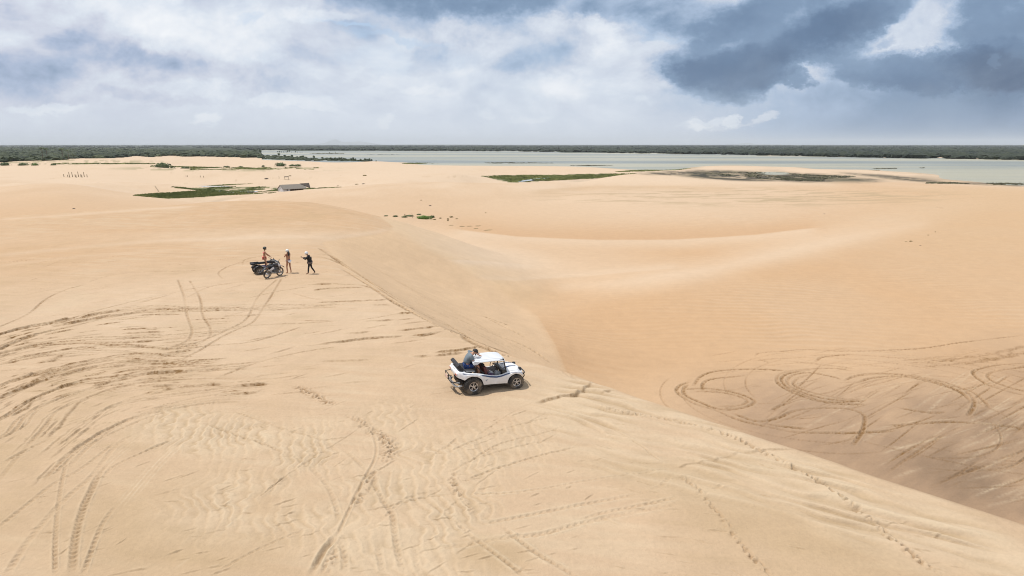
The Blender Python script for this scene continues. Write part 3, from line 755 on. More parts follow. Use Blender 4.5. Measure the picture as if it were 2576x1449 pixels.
    # criss-cross of old wheel marks, dark and pale, in the lower right of the basin
    for k in range(300):
        cx_, cy_ = rn.uniform(1950, 2620), rn.uniform(960, 1330)
        an = math.radians(rn.choice([rn.normal(-27, 9), rn.normal(-8, 8)], p=[.68, .32])); ln = rn.uniform(40, 230)
        bend = rn.normal(0, 14)
        pts = [(cx_ + ln * s * math.cos(an), cy_ + ln * s * math.sin(an) + bend * (s * s - .25)) for s in (-.5, -.2, .2, .5)]
        pale = rn.rand() < 0.45
        if (edge_sd(*to_world(pts).T)[0] < 1.5).any(): continue
        B(pts, width=rn.uniform(.06, .15), depth=.03, dark=0 if pale else rn.uniform(.3, .8), light=rn.uniform(.2, .55) if pale else 0, kind='pale' if pale else 'tyre', fade=2.5)
    for k in range(130):
        cx_, cy_ = rn.uniform(1800, 2600), rn.uniform(880, 1060)
        an = math.radians(rn.normal(-4, 10)); ln = rn.uniform(30, 130)
        pts = [(cx_ + ln * s * math.cos(an), cy_ + ln * s * math.sin(an)) for s in (-.5, 0, .5)]
        B(pts, width=.10, depth=.03, dark=rn.uniform(.2, .55), kind='tyre', fade=2)
    # thin scattered scarps all over the dune top
    for k in range(330):
        cx_, cy_ = rn.uniform(0, 1300), rn.uniform(640, 1060)
        if cx_ > 850 + (cy_ - 650) * 1.2: continue
        an = math.radians(rn.normal(-7, 5)); ln = rn.uniform(20, 130)
        pts = [(cx_ + ln * s * math.cos(an), cy_ + ln * s * math.sin(an)) for s in (-.5, 0, .5)]
        G(pts, width=rn.uniform(.04, .1), depth=.03, dark=rn.uniform(.15, .5), kind='scarp', fade=1)
    for k in range(420):
        cx_, cy_ = rn.uniform(0, 2500), rn.uniform(1000, 1449)
        if cy_ < 930 + (cx_ - 1400) * .38 + 30: continue
        an = math.radians(rn.normal(-14 if cx_ < 1500 else 14, 9)); ln = rn.uniform(12, 75)
        pts = [(cx_ + ln * s * math.cos(an), cy_ + ln * s * math.sin(an)) for s in (-.5, 0, .5)]
        G(pts, width=rn.uniform(.03, .07), depth=.025, dark=rn.uniform(.3, .95), kind='scarp', light=.25, fade=.2)
    # lines down the slip face
    for k in range(26):
        a0 = rn.uniform(0, 1); x0, y0 = 880 + a0 * 420, 640 + a0 * 225
        ln = rn.uniform(80, 260); pts = [(x0 + s * ln, y0 + s * ln * .58 + rn.normal(0, 1)) for s in (0, .5, 1)]
        B(pts, width=.12, depth=.02, dark=rn.uniform(.05, .2), kind='tyre', fade=3)
    # streaks on the far dunes
    for k in range(60):
        x0, y0 = rn.choice([rn.uniform(1480, 2576), rn.uniform(100, 1300)]), 0
        y0 = rn.uniform(475, 535) if x0 > 1300 else rn.uniform(428, 462)
        ln = rn.uniform(20, 110); pts = [(x0 + s * ln, y0 + s * rn.normal(0, 2) + s * 3) for s in (0, .5, 1)]
        B(pts, width=rn.uniform(.5, 1.3), depth=.03, dark=rn.uniform(.1, .3), light=rn.uniform(0, .4), kind='scarp', fade=8)
do_tracks()
# ------------------------------------------------------------------ relief and colour of the sand
_dep = GY * CA + (CAM_H - GZ) * SA
PX = CXP + FPX * GX / _dep
PY = CYP - FPX * ((GZ - CAM_H) * CA + GY * SA) / _dep
def pm(px, py, rx, ry, rot=0.0, soft=0.5):
    c, s = math.cos(R(rot)), math.sin(R(rot))
    u = (PX - px); v = (PY - py)
    a = (u * c + v * s) / rx; b = (-u * s + v * c) / ry
    r = np.sqrt(a * a + b * b)
    return sst(r, 1 + soft, 1 - soft)
_nf = int((YR < 400).sum())
def near_only(fn):
    o = np.zeros((NR, NC)); o[:_nf] = fn(GX[:_nf], GY[:_nf]); return o
nA = near_only(lambda x, y: fbm(x / 2.3, y / 3.0, 4, 2))
nB = near_only(lambda x, y: fbm(x / 0.55, y / 0.8, 3, 4))
nBig = fbm(GX / 14, GY / 22, 4, 6)
nStr = near_only(lambda x, y: fbm((x - y * .12) / 3.2, (y + x * .18) / 0.38, 4, 3))     # wind streaks across the dune top
# lobed ripples in the middle foreground
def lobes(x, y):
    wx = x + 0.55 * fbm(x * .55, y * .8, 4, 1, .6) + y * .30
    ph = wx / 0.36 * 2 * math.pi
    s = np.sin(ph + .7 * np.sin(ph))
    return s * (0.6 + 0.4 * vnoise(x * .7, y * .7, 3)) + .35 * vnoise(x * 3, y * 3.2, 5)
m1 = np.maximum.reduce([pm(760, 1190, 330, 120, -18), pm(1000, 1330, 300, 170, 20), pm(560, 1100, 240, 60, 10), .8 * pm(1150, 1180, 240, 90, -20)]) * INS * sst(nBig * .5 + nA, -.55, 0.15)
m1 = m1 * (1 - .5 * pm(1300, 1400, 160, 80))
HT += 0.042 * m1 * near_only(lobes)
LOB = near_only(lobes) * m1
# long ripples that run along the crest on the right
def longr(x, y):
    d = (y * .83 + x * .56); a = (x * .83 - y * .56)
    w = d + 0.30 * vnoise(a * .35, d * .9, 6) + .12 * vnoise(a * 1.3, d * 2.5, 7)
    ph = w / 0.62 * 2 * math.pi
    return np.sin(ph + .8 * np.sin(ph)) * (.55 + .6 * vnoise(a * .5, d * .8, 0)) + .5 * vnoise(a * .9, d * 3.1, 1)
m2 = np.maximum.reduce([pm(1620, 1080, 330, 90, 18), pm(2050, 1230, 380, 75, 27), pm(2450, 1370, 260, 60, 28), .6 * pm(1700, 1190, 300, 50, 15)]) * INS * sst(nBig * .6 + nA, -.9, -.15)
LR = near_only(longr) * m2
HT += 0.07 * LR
# wavelets over the basin slopes
def wave(x, y):
    d = y + .10 * x + 1.3 * vnoise(x * .07, y * .10, 2) + .5 * vnoise(x * .3, y * .35, 3)
    ph = d / 1.15 * 2 * math.pi
    return np.sin(ph + .6 * np.sin(ph)) * (.5 + .5 * vnoise(x * .12, y * .2, 5))
m3 = np.maximum.reduce([pm(2000, 800, 620, 110, -3), pm(1500, 860, 130, 90), .5 * pm(1900, 560, 500, 60), .6 * pm(2500, 700, 300, 120)]) * (1 - INS)
WV = near_only(wave) * m3
HT += 0.05 * WV
def wave2(x, y):
    d = y - .25 * x + .8 * vnoise(x * .15, y * .2, 4)
    return np.sin(d / .55 * 2 * math.pi + 1.3 * vnoise(x * .8, y * .8, 2)) * (.5 + .5 * vnoise(x * .2, y * .25, 6))
m4 = INS * np.maximum.reduce([pm(350, 640, 420, 60), pm(300, 700, 260, 50), .7 * pm(700, 560, 300, 30)])
HT += 0.012 * m4 * near_only(wave2)
HT += INS * 0.012 * nStr * sst(GY, 14, 24) + 0.010 * nA + 0.006 * nB * INS
HT += (1 - INS) * sst(GY, 400, 120) * 0.05 * near_only(lambda x, y: fbm(x / 5, y / 8, 3, 1))
GZ2 = GZ + HT

def C(*rgb): return np.array(s2l(*rgb)) / 1.55
c_beige, c_orange, c_pale = C(235, 203, 168), C(234, 193, 150), C(250, 222, 191)
c_damp, c_dark, c_light, c_tan = C(163, 136, 110), C(146, 108, 60), C(248, 224, 190), C(218, 188, 149)
def lerp(A_, c, f):
    return A_ + (c - A_) * np.clip(f, 0, 1)[..., None]
colr = np.zeros((NR, NC, 3)) + c_beige
# outside the dune: the floor is warmer close by, paler and pinker far off
out = 1 - INS
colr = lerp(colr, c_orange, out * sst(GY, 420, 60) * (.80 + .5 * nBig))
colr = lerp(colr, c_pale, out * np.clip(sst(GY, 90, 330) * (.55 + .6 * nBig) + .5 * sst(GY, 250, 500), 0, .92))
slipm = out * sst(SDF, 26, 8) * sst(PX, 1500, 1330) * sst(GY, 30, 40)
colr = lerp(colr, C(238, 206, 166) * 1.06, .9 * slipm)
colr = lerp(colr, c_orange, .5 * pm(1500, 860, 200, 90) * out + .45 * pm(1750, 600, 300, 40) * out + .4 * pm(2300, 480, 300, 30) * out)
colr = lerp(colr, c_pale, out * (.55 * pm(1400, 670, 300, 44, 4, .9) + .35 * pm(1850, 655, 300, 26, -14, .9) + .35 * pm(2200, 575, 300, 30, -16, .9) + .5 * pm(1650, 520, 340, 44, 0, .9) + .8 * pm(1625, 449, 260, 12, 0, .8) + .5 * pm(1150, 610, 200, 30, 15, .9)))
# dune top: warmer and pinker at the back left, streaky in between, greyer tan patches in front
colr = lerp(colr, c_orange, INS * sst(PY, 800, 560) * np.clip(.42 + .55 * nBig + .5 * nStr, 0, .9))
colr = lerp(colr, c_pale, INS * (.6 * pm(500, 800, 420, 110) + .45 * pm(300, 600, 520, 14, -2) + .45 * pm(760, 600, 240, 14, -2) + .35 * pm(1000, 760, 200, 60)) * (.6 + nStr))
colr = lerp(colr, c_tan, INS * np.clip(nStr * .5 + .4 * nA + .4 * nBig - .05, 0, .55))
colr = lerp(colr, c_light, INS * np.clip(-nStr * .45 - .3 * nA - .3 * nBig - .05, 0, .5))
front = INS * sst(PY, 930, 1250)
colr = lerp(colr, c_tan, front * sst(nBig + .5 * nA, -.25, .5) * (1 - m1) * (1 - m2) * .5)
colr = lerp(colr, c_tan, INS * (.5 * pm(450, 1330, 420, 130) + .5 * pm(1950, 1330, 420, 60, 20) + .7 * pm(1220, 1400, 120, 50) + .4 * pm(1750, 1180, 200, 25)) * (1 - m1))
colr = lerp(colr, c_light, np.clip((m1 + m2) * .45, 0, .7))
colr = lerp(colr, c_tan * .93, np.clip(-LOB * .8 - LR * .75, 0, .85)); colr = lerp(colr, c_light, np.clip(LOB * .5 + LR * .5, 0, .7))  # ripple shading put into the colour: darker troughs, paler crests
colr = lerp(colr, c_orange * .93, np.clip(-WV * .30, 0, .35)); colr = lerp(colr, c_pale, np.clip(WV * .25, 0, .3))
def pline(pts, w, below=0.0, above=0.0):
    x = [a for a, b in pts]; f = np.interp(PX, x, [b for a, b in pts]); d = PY - f
    m_ = np.exp(-(d / w) ** 2)
    if below: m_ = np.where(d > 0, np.exp(-(d / below) ** 2), m_)
    if above: m_ = np.where(d < 0, np.exp(-(d / above) ** 2), m_)
    e = 30.0
    return m_ * sst(PX, x[0] - e, x[0] + e) * sst(PX, x[-1] + e, x[-1] - e)
# bands of pale blown and warmer sand, partly light and dark painted in
arc = [(1150, 578), (1300, 596), (1500, 605), (1700, 604), (1900, 592), (2050, 574)]
colr = lerp(colr, C(231, 190, 148), out * .8 * pline(arc, 1.5, above=26) * sst(GY, 100, 118)); colr = lerp(colr, c_pale, out * .65 * pline(arc, 1.5, below=22))
colr = lerp(colr, c_pale, out * (.9 * pline([(1130, 655), (1220, 658), (1330, 668)], 2, below=9) + .45 * pline([(1180, 700), (1300, 704), (1500, 690), (1700, 672)], 3, above=12)))
colr = lerp(colr, c_pale, out * .38 * pline([(1400, 722), (1550, 712), (1800, 675), (2000, 628), (2200, 585), (2330, 562)], 16, above=10))
colr = lerp(colr, c_orange * .97, out * .6 * pm(1650, 880, 260, 70, 0, .9))
colr = lerp(colr, c_pale, (.85 * pline([(0, 552), (120, 545), (250, 535), (375, 526), (480, 520)], 3) + .5 * pline([(0, 642), (200, 622), (400, 606), (700, 596), (820, 596)], 5) + .4 * pline([(820, 600), (900, 590), (985, 576)], 5) + .3 * pline([(0, 668), (200, 645), (420, 630)], 4)))
colr = lerp(colr, c_pale, out * .5 * (pline([(1300, 470), (1450, 462), (1600, 452), (1750, 455), (1900, 458), (2100, 462)], 8)))
colr = lerp(colr, C(226, 192, 152), out * .5 * (pline([(1350, 480), (1500, 470), (1700, 470), (1850, 474)], 3, below=10)))
colr = lerp(colr, C(233, 196, 152), out * .5 * sst(PX, 2000, 2500) * sst(PY, 800, 480) * sst(PY, 465, 480))
colr = lerp(colr, c_orange * .97, INS * .35 * sst(PX, 700, 100) * sst(PY, 780, 600))
# the slip face ends along a clear foot
XB = np.interp(PY, [555, 575, 625, 655, 722, 795, 870, 935, 960], [960, 992, 1073, 1140, 1250, 1352, 1398, 1425, 1440])
zone = out * sst(PY, 566, 590) * sst(PY, 955, 930) * sst(GY, 30, 36)
onface = zone * sst(XB - PX, -12, 22) * sst(SDF, 60, 40)
colr = lerp(colr, 1.04 * C(240, 206, 168) * (1 + .03 * nStr[..., None]), onface * .85)
dR = PX - XB
colr = lerp(colr, C(228, 184, 140), zone * np.where(dR > 0, np.exp(-dR / 60.0), 0) * sst(dR, -4, 4) * .6 * sst(PY, 760, 840))
# bare damp floor of the basin
dmp = out * np.maximum(sst(PY + .05 * (2000 - PX), 900, 1020) * sst(PX, 1600, 1980), .8 * pm(2500, 1130, 470, 190, -8, .8)) * sst(GY, 75, 60)
bs = near_only(lambda x, y: fbm(x / 6, y / 9, 4, 2) + .4 * fbm((x * .8 + y * .6) / 3, (y * .8 - x * .6) / .5, 4, 3, .6))
colr = lerp(colr, C(194, 163, 134), dmp * np.clip(.80 + .45 * bs, 0, 1))
colr = lerp(colr, c_damp, out * pm(2560, 1130, 420, 170, -8, .9) * np.clip(.45 + .5 * bs, 0, .8))
colr = lerp(colr, c_damp * .72, out * pm(2600, 1150, 190, 80, -10, .9) * np.clip(.05 + .7 * bs, 0, .4))
# low wet margins, marsh and mud
wet = sst(GZ, -15.1, -15.75) * sst(GY, 250, 330) * (1 - sst(GY, 1300, 1600))
nW = fbm(GX / 16, GY / 60, 4, 5)
colr = lerp(colr, C(196, 176, 150), wet * np.clip(.25 + .8 * nW, 0, .8))
marsh = np.maximum.reduce([pm(1850, 442, 150, 12, 2, .3), pm(2040, 448, 160, 11, 2, .3), .8 * pm(1700, 436, 80, 5), .7 * pm(2250, 447, 120, 5, 5), .6 * pm(2480, 463, 130, 3, 2)]) * (1 - INS)
colr = lerp(colr, C(132, 122, 98), marsh * np.clip(.8 + .6 * nW, 0, 1))
nM = fbm(GX / 9, GY / 22, 4, 1)
colr = lerp(colr, C(62, 62, 54), marsh * sst(nM, -.15, .15) * .85)
band = np.maximum.reduce([.8 * pm(560, 424, 240, 5), .5 * pm(680, 426, 180, 5), .6 * pm(150, 408, 250, 7)])
colr = lerp(colr, C(150, 150, 100), band * sst(nM, -.05, .3))
def inpoly(poly):
    P = np.array(poly, float); m_ = (PX > P[:, 0].min()) & (PX < P[:, 0].max()) & (PY > P[:, 1].min()) & (PY < P[:, 1].max()) & (GY > 250)
    o = np.zeros((NR, NC)); px_, py_ = PX[m_], PY[m_]; ins = np.zeros(len(px_), bool)
    for i in range(len(P)):
        (x0, y0), (x1, y1) = P[i], P[(i + 1) % len(P)]
        ins ^= ((y0 > py_) != (y1 > py_)) & (px_ < (x1 - x0) * (py_ - y0) / ((y1 - y0) or 1e-9) + x0)
    o[m_] = ins; return o
GRASS_A = [(336, 492.3), (360, 489.5), (430, 485.5), (500, 481), (520, 479), (560, 481), (640, 484), (600, 488), (540, 493), (500, 496), (460, 498), (425, 499.5), (380, 496.5)]
GRASS_B = [(430, 470), (470, 473), (560, 470.5), (640, 470), (695, 472), (700, 479), (640, 482), (560, 485), (520, 481), (480, 477), (450, 473.5)]
GRASS_C = [(1206, 443.3), (1288, 441), (1400, 440.2), (1463, 438.5), (1603, 436.8), (1570, 440), (1503, 448.5), (1440, 451.5), (1388, 454), (1330, 457.5), (1285, 459.3), (1240, 450)]
GRASS_D = [(1545, 432.5), (1575, 429.5), (1650, 426), (1740, 424.5), (1700, 428), (1600, 431.5)]
nG = fbm(GX / 10, GY / 30, 4, 3)
for P_, th in ((GRASS_A, -.5), (GRASS_B, -.1), (GRASS_C, -.2), (GRASS_D, -.2)):
    colr = lerp(colr, np.array((.115, .125, .045)), inpoly(P_) * sst(nG, th - .08, th + .08) * .95)
    colr = lerp(colr, np.array((.20, .20, .085)), inpoly(P_) * sst(nM, .05, .3) * .6)
spk = near_only(lambda x, y: fbm(x / .5, y / .5, 2, 2))
colr = lerp(colr, C(215, 190, 150) * .9, out * (.7 * pm(1900, 495, 480, 22) * sst(near_only(lambda x, y: fbm(x / 12, y / 3.2, 4, 3)), .05, .35)))
far_land = sst(GY, 1500, 1900)
colr = lerp(colr, C(72, 80, 58), far_land)
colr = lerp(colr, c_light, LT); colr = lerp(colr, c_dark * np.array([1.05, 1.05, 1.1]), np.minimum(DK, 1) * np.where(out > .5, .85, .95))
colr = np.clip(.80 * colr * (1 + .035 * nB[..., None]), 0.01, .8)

def sand_material():
    m_ = bpy.data.materials.new('sand'); m_.use_nodes = True
    t = NT(m_.node_tree); b = m_.node_tree.nodes['Principled BSDF']
    at = t.n('ShaderNodeVertexColor', layer_name='tone')
    g = t.n('ShaderNodeNewGeometry').outputs['Position']
    n1 = t.noise(g, 9.0, 6, 0.7); n2 = t.noise(g, 0.7, 5, 0.6)
    st = t.n('ShaderNodeMapping'); t.put(st.inputs['Vector'], g); st.inputs['Rotation'].default_value = (0, 0, R(8)); st.inputs['Scale'].default_value = (0.35, 2.6, 1)
    n3 = t.noise(st.outputs[0], 1.0, 6, 0.65)
    f = t.m('ADD', t.m('MULTIPLY', t.m('SUBTRACT', n1, 0.5), 0.30), t.m('MULTIPLY', t.m('SUBTRACT', n2, 0.5), 0.12))
    f = t.m('ADD', f, t.m('MULTIPLY', t.m('SUBTRACT', n3, 0.5), 0.12))
    f = t.m('ADD', f, 1.0)
    t.put(b.inputs['Base Color'], t.vm('SCALE', at.outputs[0], s=f))
    b.inputs['Roughness'].default_value = 0.95
    b.inputs['Specular IOR Level'].default_value = 0.15
    h = t.m('ADD', t.m('MULTIPLY', n1, 0.03), t.m('MULTIPLY', n3, 0.02))
    h = t.m('ADD', h, t.m('MULTIPLY', t.noise(g, 2.2, 5, 0.6), 0.04))
    bp = t.n('ShaderNodeBump'); bp.inputs['Strength'].default_value = 0.9; bp.inputs['Distance'].default_value = 1.0
    t.put(bp.inputs['Height'], h); t.put(b.inputs['Normal'], bp.outputs[0])
    return m_
def build_sand():
    i = np.arange(NR - 1)[:, None] * NC + np.arange(NC - 1)[None]
    f = np.stack([i, i + 1, i + 1 + NC, i + NC], -1).reshape(-1, 4)
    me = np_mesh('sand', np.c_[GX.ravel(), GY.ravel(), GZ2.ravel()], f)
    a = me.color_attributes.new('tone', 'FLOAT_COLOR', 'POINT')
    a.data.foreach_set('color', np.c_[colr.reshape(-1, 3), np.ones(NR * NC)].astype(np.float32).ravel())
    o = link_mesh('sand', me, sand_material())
    return tag(o, kind='structure')
SAND = build_sand()
def zat(x, y):
    """height of the built sand sheet"""
    r = np.interp(y, YR, np.arange(NR)); c = np.interp(x / (y + YOFF), UC, np.arange(NC))
    r0 = int(min(r, NR - 2)); c0 = int(min(c, NC - 2)); fr = r - r0; fc = c - c0
    g = GZ2
    return float((g[r0, c0] * (1 - fc) + g[r0, c0 + 1] * fc) * (1 - fr) + (g[r0 + 1, c0] * (1 - fc) + g[r0 + 1, c0 + 1] * fc) * fr)
def gp(px, py):
    gx, gy = ground(px, py)
    x, y = float(gx[0]), float(gy[0])
    return Vector((x, y, zat(x, y)))

# ------------------------------------------------------------------ lagoon
def water_material():
    m_ = bpy.data.materials.new('lagoon_water'); m_.use_nodes = True
    t = NT(m_.node_tree); b = m_.node_tree.nodes['Principled BSDF']
    g = t.n('ShaderNodeNewGeometry').outputs['Position']
    mp = t.n('ShaderNodeMapping'); t.put(mp.inputs['Vector'], g); mp.inputs['Scale'].default_value = (0.0006, 0.0042, 1)
    n = t.noise(mp.outputs[0], 1.0, 4, 0.5)
    mp2 = t.n('ShaderNodeMapping'); t.put(mp2.inputs['Vector'], g); mp2.inputs['Scale'].default_value = (0.004, 0.05, 1)
    n2 = t.noise(mp2.outputs[0], 1.0, 5, 0.6)
    nn = t.m('ADD', t.m('MULTIPLY', n, 0.8), t.m('MULTIPLY', n2, 0.2))
    c = t.ramp(nn, [(0.36, (0.15, 0.165, 0.155)), (0.47, (0.215, 0.225, 0.185)), (0.56, (0.33, 0.305, 0.21)), (0.66, (0.25, 0.25, 0.20))])
    t.put(b.inputs['Base Color'], c)
    t.put(b.inputs['Roughness'], t.m('MULTIPLY_ADD', n2, 0.25, 0.22))
    b.inputs['Specular IOR Level'].default_value = 0.25
    bp = t.n('ShaderNodeBump'); bp.inputs['Strength'].default_value = 0.5; bp.inputs['Distance'].default_value = 0.6
    mp3 = t.n('ShaderNodeMapping'); t.put(mp3.inputs['Vector'], g); mp3.inputs['Scale'].default_value = (0.25, 0.6, 1)
    t.put(bp.inputs['Height'], t.noise(mp3.outputs[0], 1.0, 4, 0.6)); t.put(b.inputs['Normal'], bp.outputs[0])
    return m_
M_WATER = water_material()
def lagoon():
    xs = np.linspace(-6500, 6500, 80); ys = np.linspace(395, 5200, 60)
    X, Y = np.meshgrid(xs, ys); nx = len(xs)
    i = np.arange(len(ys) - 1)[:, None] * nx + np.arange(nx - 1)[None]
    f = np.stack([i, i + 1, i + 1 + nx, i + nx], -1).reshape(-1, 4)
    me = np_mesh('lagoon', np.c_[X.ravel(), Y.ravel(), np.full(X.size, WATER)], f)
    tag(link_mesh('lagoon', me, M_WATER), kind='structure')
lagoon()
# ================================================================== VEGETATION, FAR SHORES, HUT
def leaf_mat(name, c1, c2, rough=0.75, attr=None):
    m_ = bpy.data.materials.new(name); m_.use_nodes = True
    t = NT(m_.node_tree); b = m_.node_tree.nodes['Principled BSDF']
    oi = t.n('ShaderNodeObjectInfo'); tc = t.n('ShaderNodeTexCoord').outputs['Object']
    if attr:
        a = t.n('ShaderNodeAttribute', attribute_name=attr).outputs['Fac']
    else:
        a = t.m('ADD', t.m('MULTIPLY', t.noise(tc, 1.7, 4, 0.6), 0.8), t.m('MULTIPLY', oi.outputs['Random'], 0.25))
    t.put(b.inputs['Base Color'], t.ramp(a, [(0.2, c1), (0.5, tuple((p + q) / 2 for p, q in zip(c1, c2))), (0.85, c2)]))
    b.inputs['Roughness'].default_value = rough; b.inputs['Specular IOR Level'].default_value = 0.25
    return m_
M_LEAF = leaf_mat('dark_leaves', (0.022, 0.040, 0.016), (0.085, 0.105, 0.042))
M_LEAF2 = leaf_mat('bush_leaves', (0.035, 0.06, 0.02), (0.12, 0.14, 0.055))
M_DUNEBUSH = leaf_mat('bright_leaves', (0.05, 0.10, 0.018), (0.13, 0.19, 0.04))
M_DRY = leaf_mat('dry_plant', (0.16, 0.12, 0.06), (0.30, 0.24, 0.11))
M_BARK = mat('bark', (0.13, 0.10, 0.075), 0.9, var=.2)
M_WOOD = mat('weathered_wood', (0.20, 0.155, 0.10), 0.9, var=.2)

def ico(sub):
    bm = bmesh.new(); bmesh.ops.create_icosphere(bm, subdivisions=sub, radius=1)
    v = np.array([x.co[:] for x in bm.verts]); f = np.array([[q.index for q in p.verts] for p in bm.faces]); bm.free()
    return v, f
ICO1, ICO2 = ico(1), ico(2)
def blob_mass(name, pos, rad, hgt, rs, mat_, sub=ICO2, shade=None):
    """many rough crowns as one mass"""
    v0, f0 = sub; n = len(pos); k = len(v0)
    jit = 1 + rs.uniform(-.32, .32, (n, k, 1))
    ang = rs.uniform(0, 6.28, n); c, s = np.cos(ang)[:, None], np.sin(ang)[:, None]
    vx = v0[None, :, 0] * c - v0[None, :, 1] * s; vy = v0[None, :, 0] * s + v0[None, :, 1] * c
    V = np.stack([vx, vy, np.repeat(v0[None, :, 2], n, 0)], -1) * jit
    V[..., 0] *= rad[:, None] * rs.uniform(.8, 1.3, (n, 1)); V[..., 1] *= rad[:, None]; V[..., 2] *= hgt[:, None] * .6
    V += pos[:, None, :]; V[..., 2] += hgt[:, None] * .42
    F = (f0[None] + (np.arange(n) * k)[:, None, None]).reshape(-1, 3)
    me = np_mesh(name, V.reshape(-1, 3), F, smooth=False)
    sh = rs.rand(n) if shade is None else shade
    fattr(me, 'shade', np.clip(np.repeat(sh, k) * .7 + .3 * rs.rand(n * k), 0, 1))
    return link_mesh(name, me, mat_)
def in_poly(px, py, poly):
    ins = np.zeros(len(px), bool); P = poly
    for i in range(len(P)):
        (x0, y0), (x1, y1) = P[i], P[(i + 1) % len(P)]
        c = (y0 > py) != (y1 > py)
        ins ^= c & (px < (x1 - x0) * (py - y0) / ((y1 - y0) or 1e-9) + x0)
    return ins
def sample(poly, n, rs):
    P = np.array(poly); o = []
    while sum(map(len, o)) < n:
        q = np.c_[rs.uniform(P[:, 0].min(), P[:, 0].max(), n * 2), rs.uniform(P[:, 1].min(), P[:, 1].max(), n * 2)]
        o.append(q[in_poly(q[:, 0], q[:, 1], poly)])
    return np.vstack(o)[:n]
M_WOODS = leaf_mat('woodland_leaves', (0.012, 0.022, 0.008), (0.052, 0.064, 0.024), attr='shade')
M_WOODS2 = leaf_mat('far_woodland_leaves', (0.009, 0.016, 0.010), (0.034, 0.043, 0.022), attr='shade')
def woods():
    rs = np.random.RandomState(3)
    poly = [(-420, 424), (-150, 417), (0, 411), (60, 409), (150, 410), (180, 403), (215, 398.5), (250, 401), (300, 397), (340, 392.5), (380, 395.5), (440, 392), (470, 395), (520, 394), (600, 397), (700, 400), (780, 402.5), (860, 403.5), (925, 404.5),
            (925, 402), (860, 400), (780, 397), (700, 392), (640, 387), (500, 382.5), (420, 380), (340, 377), (300, 375), (200, 372.5), (0, 371), (-420, 371)]
    p = sample(poly, 5200, rs)
    gx, gy = on_level(p[:, 0], p[:, 1], -14.8)
    h = rs.uniform(4.2, 8.0, len(gx)) * np.where(p[:, 0] > 640, .62, 1); r = h * rs.uniform(.55, .95, len(gx)) * (1 + gy / 3000)
    z = np.minimum(macro(gx, gy), -13.5)
    cl = fbm(gx / 90, gy / 160, 3, 2)
    o = blob_mass('woodland', np.c_[gx, gy, z - .6], r, h, rs, M_WOODS, ICO2, np.clip(.42 + .55 * cl + rs.normal(0, .16, len(gx)), 0, 1))
    tag(o, 'dark green woodland behind the pale dunes on the left', 'woodland', kind='stuff')
    # the far end of the wood and the far bank
    q = sample([(-600, 370.8), (1000, 370.8), (1000, 363.9), (-600, 363.9)], 900, rs)
    gx, gy = on_level(q[:, 0], q[:, 1], -12.0)
    poly = [(590, 377), (1000, 378.7), (1288, 380), (1500, 383.3), (1800, 387.7), (2200, 395.2), (2576, 401), (3100, 410.5), (3100, 365), (590, 365)]
    p = sample(poly, 9500, rs)
    bx, by = on_level(p[:, 0], p[:, 1], -14.9)
    X = np.r_[gx, bx]; Y = np.r_[gy, by]
    h = rs.uniform(5, 9, len(X)) * (1 + np.clip(Y - 3000, 0, 9000) / 22000); r = h * rs.uniform(.6, 1.1, len(X)) * (1 + Y / 2600)
    cl = fbm(X / 160, Y / 420, 3, 4)
    o = blob_mass('far_woodland', np.c_[X, Y, np.full(len(X), -15.4)], r, h, rs, M_WOODS2, ICO1, np.clip(.4 + .5 * cl + rs.normal(0, .15, len(X)), 0, 1))
    tag(o, 'long dark belt of trees along the far bank of the lagoon', 'woodland', kind='stuff')
woods()

# ---- single plants
def leaf_crown(rs, n=260, rx=1, ry=1, rz=1, size=.16, lobes=7, cut=-0.5):
    cen = rs.normal(0, 1, (lobes, 3)); cen /= np.linalg.norm(cen, axis=1)[:, None]; cen *= rs.uniform(.3, .75, (lobes, 1)); cen[:, 2] = np.abs(cen[:, 2]) * .8
    lr = rs.uniform(.35, .6, lobes); V = []; F = []
    for i in range(n):
        k = rs.randint(lobes); d = rs.normal(0, 1, 3); d /= np.linalg.norm(d)
        p = cen[k] + d * lr[k] * rs.uniform(.7, 1.05)
        if p[2] < cut: p[2] = cut
        a = rs.normal(0, 1, 3); a /= np.linalg.norm(a); b = np.cross(a, d + rs.normal(0, .4, 3)); b /= np.linalg.norm(b) + 1e-6
        s = size * rs.uniform(.6, 1.4); j = len(V)
        V += [p - a * s, p + b * s * .6, p + a * s, p - b * s * .6]; F.append((j, j + 1, j + 2, j + 3))
    V = np.array(V) * (rx, ry, rz)
    return V, np.array(F)
def crown_mesh(name, rs, core=True, **k):
    V, F = leaf_crown(rs, **k)
    F3 = np.vstack([F[:, [0, 1, 2]], F[:, [0, 2, 3]]])
    if core:
        c, f = ICO2; cc = c * (k.get('rx', 1) * .66, k.get('ry', 1) * .66, k.get('rz', 1) * .62) * (1 + rs.uniform(-.16, .16, (len(c), 1))); cc[:, 2] = np.maximum(cc[:, 2] + .12 * k.get('rz', 1), k.get('cut', -.5) * k.get('rz', 1))
        F3 = np.vstack([F3, f + len(V)]); V = np.vstack([V, cc])
    return np_mesh(name, V, F3, smooth=False)
def tube(pts, rads, seg=6):
    """tapered tube along points -> verts, faces(quads)"""
    pts = [Vector(p) for p in pts]; V = []; F = []
    for i, p in enumerate(pts):
        d = (pts[min(i + 1, len(pts) - 1)] - pts[max(i - 1, 0)]).normalized()
        a = d.orthogonal().normalized(); b = d.cross(a)
        if i and 'pa' in dir():
            pass
        for k in range(seg):
            t = 2 * math.pi * k / seg
            V.append(p + (a * math.cos(t) + b * math.sin(t)) * rads[i])
    for i in range(len(pts) - 1):
        for k in range(seg):
            F.append((i * seg + k, i * seg + (k + 1) % seg, (i + 1) * seg + (k + 1) % seg, (i + 1) * seg + k))
    return [tuple(v) for v in V], F
rsv = np.random.RandomState(21)
